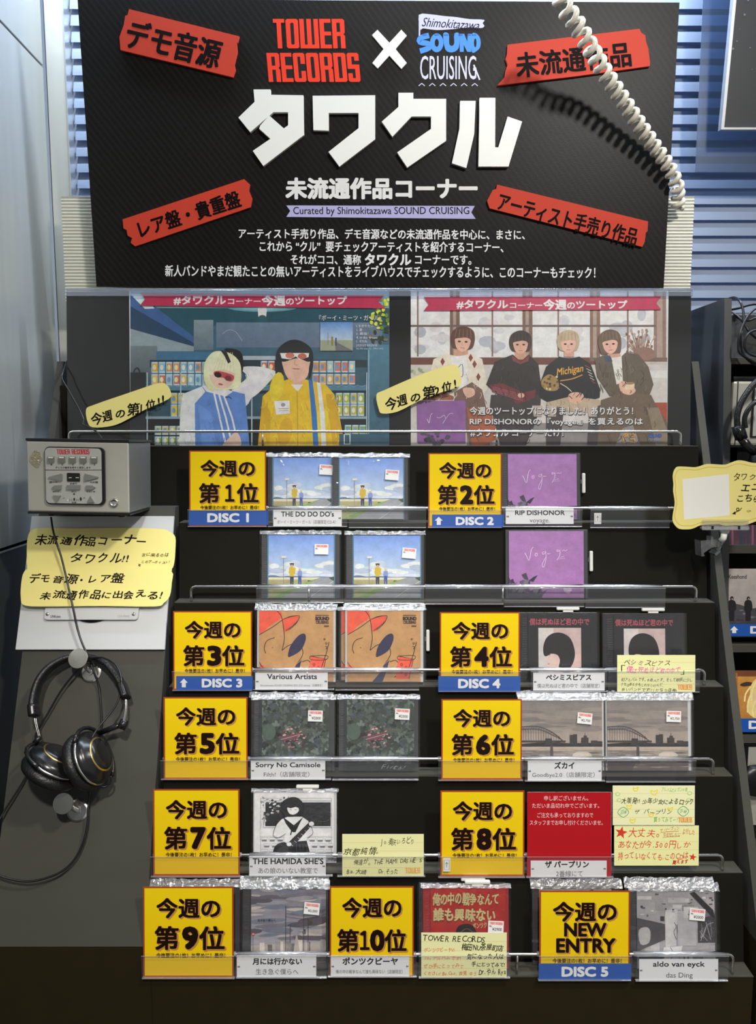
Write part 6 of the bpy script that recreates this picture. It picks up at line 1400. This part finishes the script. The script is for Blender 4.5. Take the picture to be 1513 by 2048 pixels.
P = [f(*p_) for p_ in ((1428, 1074), (1432, 1074), (1433, 1092), (1427, 1092))]; MB().prism(P, -.03, -.010).build('clamp_rib', M['clamp'], cl)

# ---------------------------------------------------------------- neighbouring rack
NP = Plane(1.53, CZ, 0.09)
nr = thing('neighbour_rack', 'dark rack next to the main one, cut by the right edge of the picture', 'rack', Matrix.Translation((0.75, 1.6, 0)))
def np_(mb, name, mat):
    o = mb.build(name, mat, nr); o.location = (-0.75, -1.6, 0); return o
tz = NP.hit(1460, 597).z; xn = Plane(NP.y0 + .09 * (tz - CZ)).hit(1450, 597).x
M['blue_side'] = pm('rack_side_navy', (0.050, 0.052, 0.052), 0.42)
ytop = NP.y0 + .09 * (tz - CZ)
np_(MB().yzprism([(ytop, tz), (NP.y0 - .09 * .9, CZ - .9), (NP.y0 - .09 * .9, 0.0), (1.79 - .045, 0.0), (1.79 - .045, tz)], xn, xn + .0145), 'side_board', M['blue_side'])
XR2 = xn + .75
def shelf(y0, y1, bot=False):
    z1 = NP.hit(1480, y0).z; z0 = NP.hit(1480, y1).z; yf = NP.y0 + .09 * (z1 - CZ); np_(MB().box(xn + .015, XR2, yf, 1.742, z0, z1), 'shelf', M['rack']); return z1, yf
sh1 = shelf(716, 728); sh2 = shelf(1090, 1107); sh3 = shelf(1290, 1305); sh4 = shelf(1471, 1487); sh5 = shelf(1694, 1712)
np_(MB().box(xn + .015, XR2, 1.725, 1.742, 0.0, tz - .01), 'back_panel', M['riser']); np_(MB().box(XR2, XR2 + .0145, 1.40, 1.742, 0, tz), 'side_board', M['blue_side'])
# top: clear box, black amplifier, tangle of cables
def at_shelf(px, sh, dy): return Vector((Plane(sh[1] + dy).hit(px, 700).x, sh[1] + dy, sh[0]))
o0 = at_shelf(1461, sh1, .02); t = thing('clear_bin', 'clear plastic bin half hidden by cables, on the top shelf of the right rack', 'bin', Matrix.Translation(o0)); H_ = .085
b = MB().box(0, .16, 0, .002, .001, H_).box(0, .16, .09, .092, .001, H_).box(0, .002, .002, .09, .001, H_).box(.158, .16, .002, .09, .001, H_).box(0, .16, 0, .092, .0005, .0025)
b.build('bin_body', M['pane'], t); MB().box(-.002, .162, -.002, .001, H_, H_ + .004, bev=.001).build('rim', M['curl'], t)
o0 = at_shelf(1462, sh1, .115) ; t = thing('black_device', 'flat black device behind the clear bin, under the tangled cables', 'device', Matrix.Translation(o0 + Vector((0.004, -.004, 0))))
MB().box(0, .26, 0, .02, .001, .104, bev=.004).build('body', M['black'], t); MB().box(.02, .10, -.003, 0, .02, .09, bev=.001).build('front_panel', M['riser'], t)
cab = [[(1459, 597, .06), (1470, 595, .03), (1481, 603, .0), (1487, 620, -.01), (1489, 645, -.02), (1484, 665, -.03), (1483, 690, -.03), (1490, 712, -.03), (1513, 730, -.03), (1550, 735, -.03)],
       [(1460, 620, .05), (1480, 616, .03), (1500, 610, .02), (1520, 609, .01), (1560, 620, 0)],
       [(1459, 622, .02), (1475, 632, .0), (1488, 645, -.012), (1497, 660, -.02), (1504, 668, -.02), (1520, 680, -.02), (1550, 690, -.01)],
       [(1550, 600, 0), (1520, 612, -.01), (1500, 628, -.02), (1488, 648, -.03), (1480, 670, -.035), (1478, 700, -.035), (1488, 712, -.035), (1505, 722, -.035), (1530, 735, -.03)],
       [(1530, 660, -.03), (1513, 660, -.04), (1497, 668, -.045), (1490, 685, -.045), (1494, 702, -.045), (1510, 712, -.045), (1540, 715, -.03)],
       [(1540, 628, -.02), (1513, 636, -.02), (1498, 641, -.02), (1486, 640, -.01), (1468, 630, .02)]]
cb_ = bpy.data.objects.new('cable_bundle', None); COL.objects.link(cb_); tag(cb_, 'tangle of looped black cables on top of the right rack', 'cables')
for c in cab:
    W = [Plane(sh1[1] + .012 + o).hit(x, y) for x, y, o in c]
    MB().tube([Vector(p) for p in smooth_closed([tuple(p) for p in W], 6, False)], .0024, 8).build('cable', M['rubber'], cb_)
# silver player with headphones
P2 = Plane(sh2[1] + .03)
x0 = P2.hit(1461, 890).x; z0 = P2.hit(1480, 895).z; z1 = P2.hit(1480, 757).z
t = thing('disc_player', 'second silver player box, on the right rack behind black headphones', 'player', Matrix.Translation((x0, P2.y0, z0)))
hh = z1 - z0
MB().box(0, .20, 0, .13, .003, hh - .004, bev=.006).build('housing', M['plsteel'], t); MB().box(.0, .201, -.001, .13, hh - .004, hh + .004, bev=.002).build('lid', M['black'], t); MB().box(0, .20, 0, .13, 0, .003).build('bottom_plate', M['black'], t)
MB().box(.0085, .0105, -.0008, .0, .004, hh - .006).build('groove', M['seam'], t)
p_ = P2.hit(1506, 775).x - x0; cp2 = MB().box(p_, p_ + .12, -.004, -.0005, .02, hh - .016, bev=.0015).build('control_panel', M['black'], t)
MB().box(p_ + .003, p_ + .117, -.005, -.0041, .023, hh - .019).build('panel_face', M['plface'], cp2)
MB().box(.02, .18, .01, .12, z_ := -(z0 - sh2[0]) + .0005, -.0002).build('stand', M['black'], t)
t = thing('headphones', 'black headphones hanging before the second player, cut by the right edge of the picture', 'headphones', Matrix.Translation(P2.off(.05).hit(1480, 830)))
inv2 = t.matrix_world.inverted()
def h2(pts, o): return [inv2 @ Plane(P2.y0 - o).hit(x, y) for x, y in pts]
bnd = smooth_closed([tuple(v) for v in h2([(1560, 742), (1540, 744), (1515, 762), (1499, 780), (1486, 800), (1478, 820), (1475, 838), (1476, 856)], .05)], 5, False)
MB().tube(bnd, .0058, 10).build('headband', M['leather'], t)
MB().tube([Vector(p) for p in h2([(1476, 852), (1484, 878)], .05)], .0125, 4).build('slider_block', M['black'], t)
MB().tube([Vector(p) for p in smooth_closed([tuple(v) for v in h2([(1540, 790), (1512, 804), (1497, 820), (1490, 838), (1492, 856)], .055)], 4, False)], .005, 8).build('yoke', M['black'], t)
MB().tube([Vector(p) for p in h2([(1484, 876), (1496, 893), (1512, 905)], .05)], .009, 10).build('band_end', M['black'], t)
c_ = Vector(h2([(1545, 925)], .05)[0]); MB().lathe([(.04, 0), (.043, .006), (.04, .018), (.025, .024)], c_, (-.3, -.9, .2), 28).build('ear_cup', M['black'], t)
# discs and strips on the neighbour shelves
def nthing(name, label, cat, x0, x1, yt, yb, draw, sh, matn='photo', thick=.004, dy=.01):
    pl = Plane(sh[1] + dy, sh[0] + .001, .12); m = mw_of(pl, x0, yb); t = thing(name, label, cat, m); f = sheet_fn(pl, m); w_ = f(x1, yb)[0]; h_ = f(x0, yt)[1]
    MB().box(0, w_, 0, h_, 0, thick, bev=.0004).build('case', M['trayclear'], t); a = Art(f, thick + .0004); draw(a); a.build('cover', M[matn], t)
    return t
def n1(a):
    a.rect(1446, 1050, 1600, 1089, '3a2c38', '4a3240'); r = random.Random(3)
    for i in range(12): x = 1446 + i * 8; a.rect(x, 1050, x + r.uniform(2, 6), 1089, r.choice(['5a2c3c', '38304a', '6a3c48', '2c3440', '7a4858']))
nthing('compact_disc', 'dark red and violet disc lying behind the clip, on the right rack', 'cd case', 1446, 1600, 1050, 1089, n1, sh2)
def n2(a):
    a.rect(1446, 1137, 1600, 1262, 'a89f9a', '8e8584'); a.text('Keeshond', 1456, 1149, 36, 8, '1b191c', .02)
    a.poly([(1446, 1208), (1466, 1206), (1480, 1209), (1500, 1217), (1530, 1212), (1600, 1208), (1600, 1262), (1446, 1262)], '3e3c40')
    r = random.Random(6)
    for i in range(30): x = r.uniform(1446, 1560); a.ell(x, r.uniform(1214, 1245), r.uniform(2, 7), r.uniform(1, 3), r.choice(['55535a', '6a686c', '2e2c30', '454348']), 7)
    for (x, s) in ((1462, 1.0), (1495, .92)):
        y = 1195; a.ell(x + .5, y + 1, 3.6 * s, 4 * s, '17161a', 10); a.blob([(x - 8 * s, y + 10), (x - 4, y + 5), (x + 4, y + 5), (x + 8 * s, y + 10), (x + 9 * s, y + 22), (x + 5, y + 26), (x - 6, y + 26), (x - 8 * s, y + 20)], '151418', 4); a.poly([(x - 5.5, y + 24), (x + 5.5, y + 24), (x + 5, y + 46), (x - 5, y + 46)], '141317'); a.ell(x + 1, y + 2.5, 1.6, 2, '9c8478', 7)
nthing('compact_disc', 'grey disc case with two dark figures and the word Keeshond, right rack', 'cd case', 1447, 1600, 1138, 1274, n2, sh3)
def stripn(x0, x1, yt, yb, txt, tx, arrow, label, sh):
    t, f, w_, h_ = sheet('disc_strip', label, 'label strip', Plane(sh[1] - .004, sh[0], .02), x0, x1, yb, yt, thick=.0005, mat=M['blue']); a = Art(f, .0006); a.rect(x0, yt, x1, yb, '1f4f9e')
    a.text(txt, tx, yt + 5, 70, (yb - yt) * .55, 'dfe3ea', .055)
    if arrow: c = arrow; a.poly([(c, yt + 4), (c + 8, yt + 12), (c - 8, yt + 12)], 'e3e6ea'); a.rect(c - 4, yt + 11, c + 4, yb - 6, 'e3e6ea')
    a.build('printed_face', M['laminated'], t)
stripn(1456, 1620, 1248, 1272, 'DISC', 1502, 1469, 'blue strip with a white arrow, below the two figures disc on the right rack', sh3)
def n3(a):
    a.rect(1465, 1340, 1600, 1450, 'b5813a', 'a87030'); a.rect(1465, 1340, 1600, 1352, '6a3c22'); a.rect(1465, 1345, 1474, 1440, '9c5c28')
    for i in range(9): a.line([(1467, 1350 + i * 10), (1472, 1354 + i * 10)], 1, 'd8a868')
    a.blob([(1479, 1368), (1490, 1363), (1502, 1364), (1508, 1368), (1496, 1371), (1484, 1372)], '3c2820', 3)
    a.blob([(1500, 1372), (1513, 1355), (1540, 1350), (1560, 1380), (1560, 1420), (1530, 1440), (1500, 1430), (1492, 1412), (1498, 1395)], 'd8bc78', 4); a.blob([(1508, 1385), (1530, 1380), (1545, 1400), (1530, 1425), (1510, 1415)], 'dfb898', 4)
    for (p0, p1) in (((1500, 1372), (1488, 1402)), ((1504, 1380), (1494, 1424)), ((1513, 1358), (1502, 1400)), ((1510, 1400), (1506, 1434))): a.line([p0, ((p0[0] + p1[0]) / 2 - 4, (p0[1] + p1[1]) / 2), p1], 3, 'e6d094', 3)
nthing('compact_disc', 'orange disc case with fair hair illustration, on the right rack', 'cd case', 1465, 1600, 1341, 1455, n3, sh4)
stripn(1476, 1640, 1437, 1464, 'DISC', 1499, None, 'blue strip lettered in white, below the orange disc on the right rack', sh4)
P3 = Plane(sh5[1] + .03); x0 = P3.hit(1484, 1600).x; z0 = sh5[0] + .001; z1 = P3.hit(1490, 1487).z
t = thing('tablet', 'pale panel in a black frame behind a dark headphone cup, lower right edge', 'tablet', Matrix.Translation((x0, P3.y0, z0)))
z1 = min(z1, sh4[0] - .022); hz = z1 - z0
MB().box(0, .2, 0, .012, 0, hz, bev=.002).build('frame', M['black'], t); MB().box(.008, .19, -.001, -.0001, .03, hz - .006).build('pale_face', M['plsteel'], t)
c_ = t.matrix_world.inverted() @ Plane(P3.y0 - .02).hit(1515, 1565); MB().lathe([(.030, 0), (.033, .006), (.030, .016), (.02, .02)], (c_.x, -.004, c_.z), (0, -1, 0), 28).build('dark_cup', M['rubber'], t)
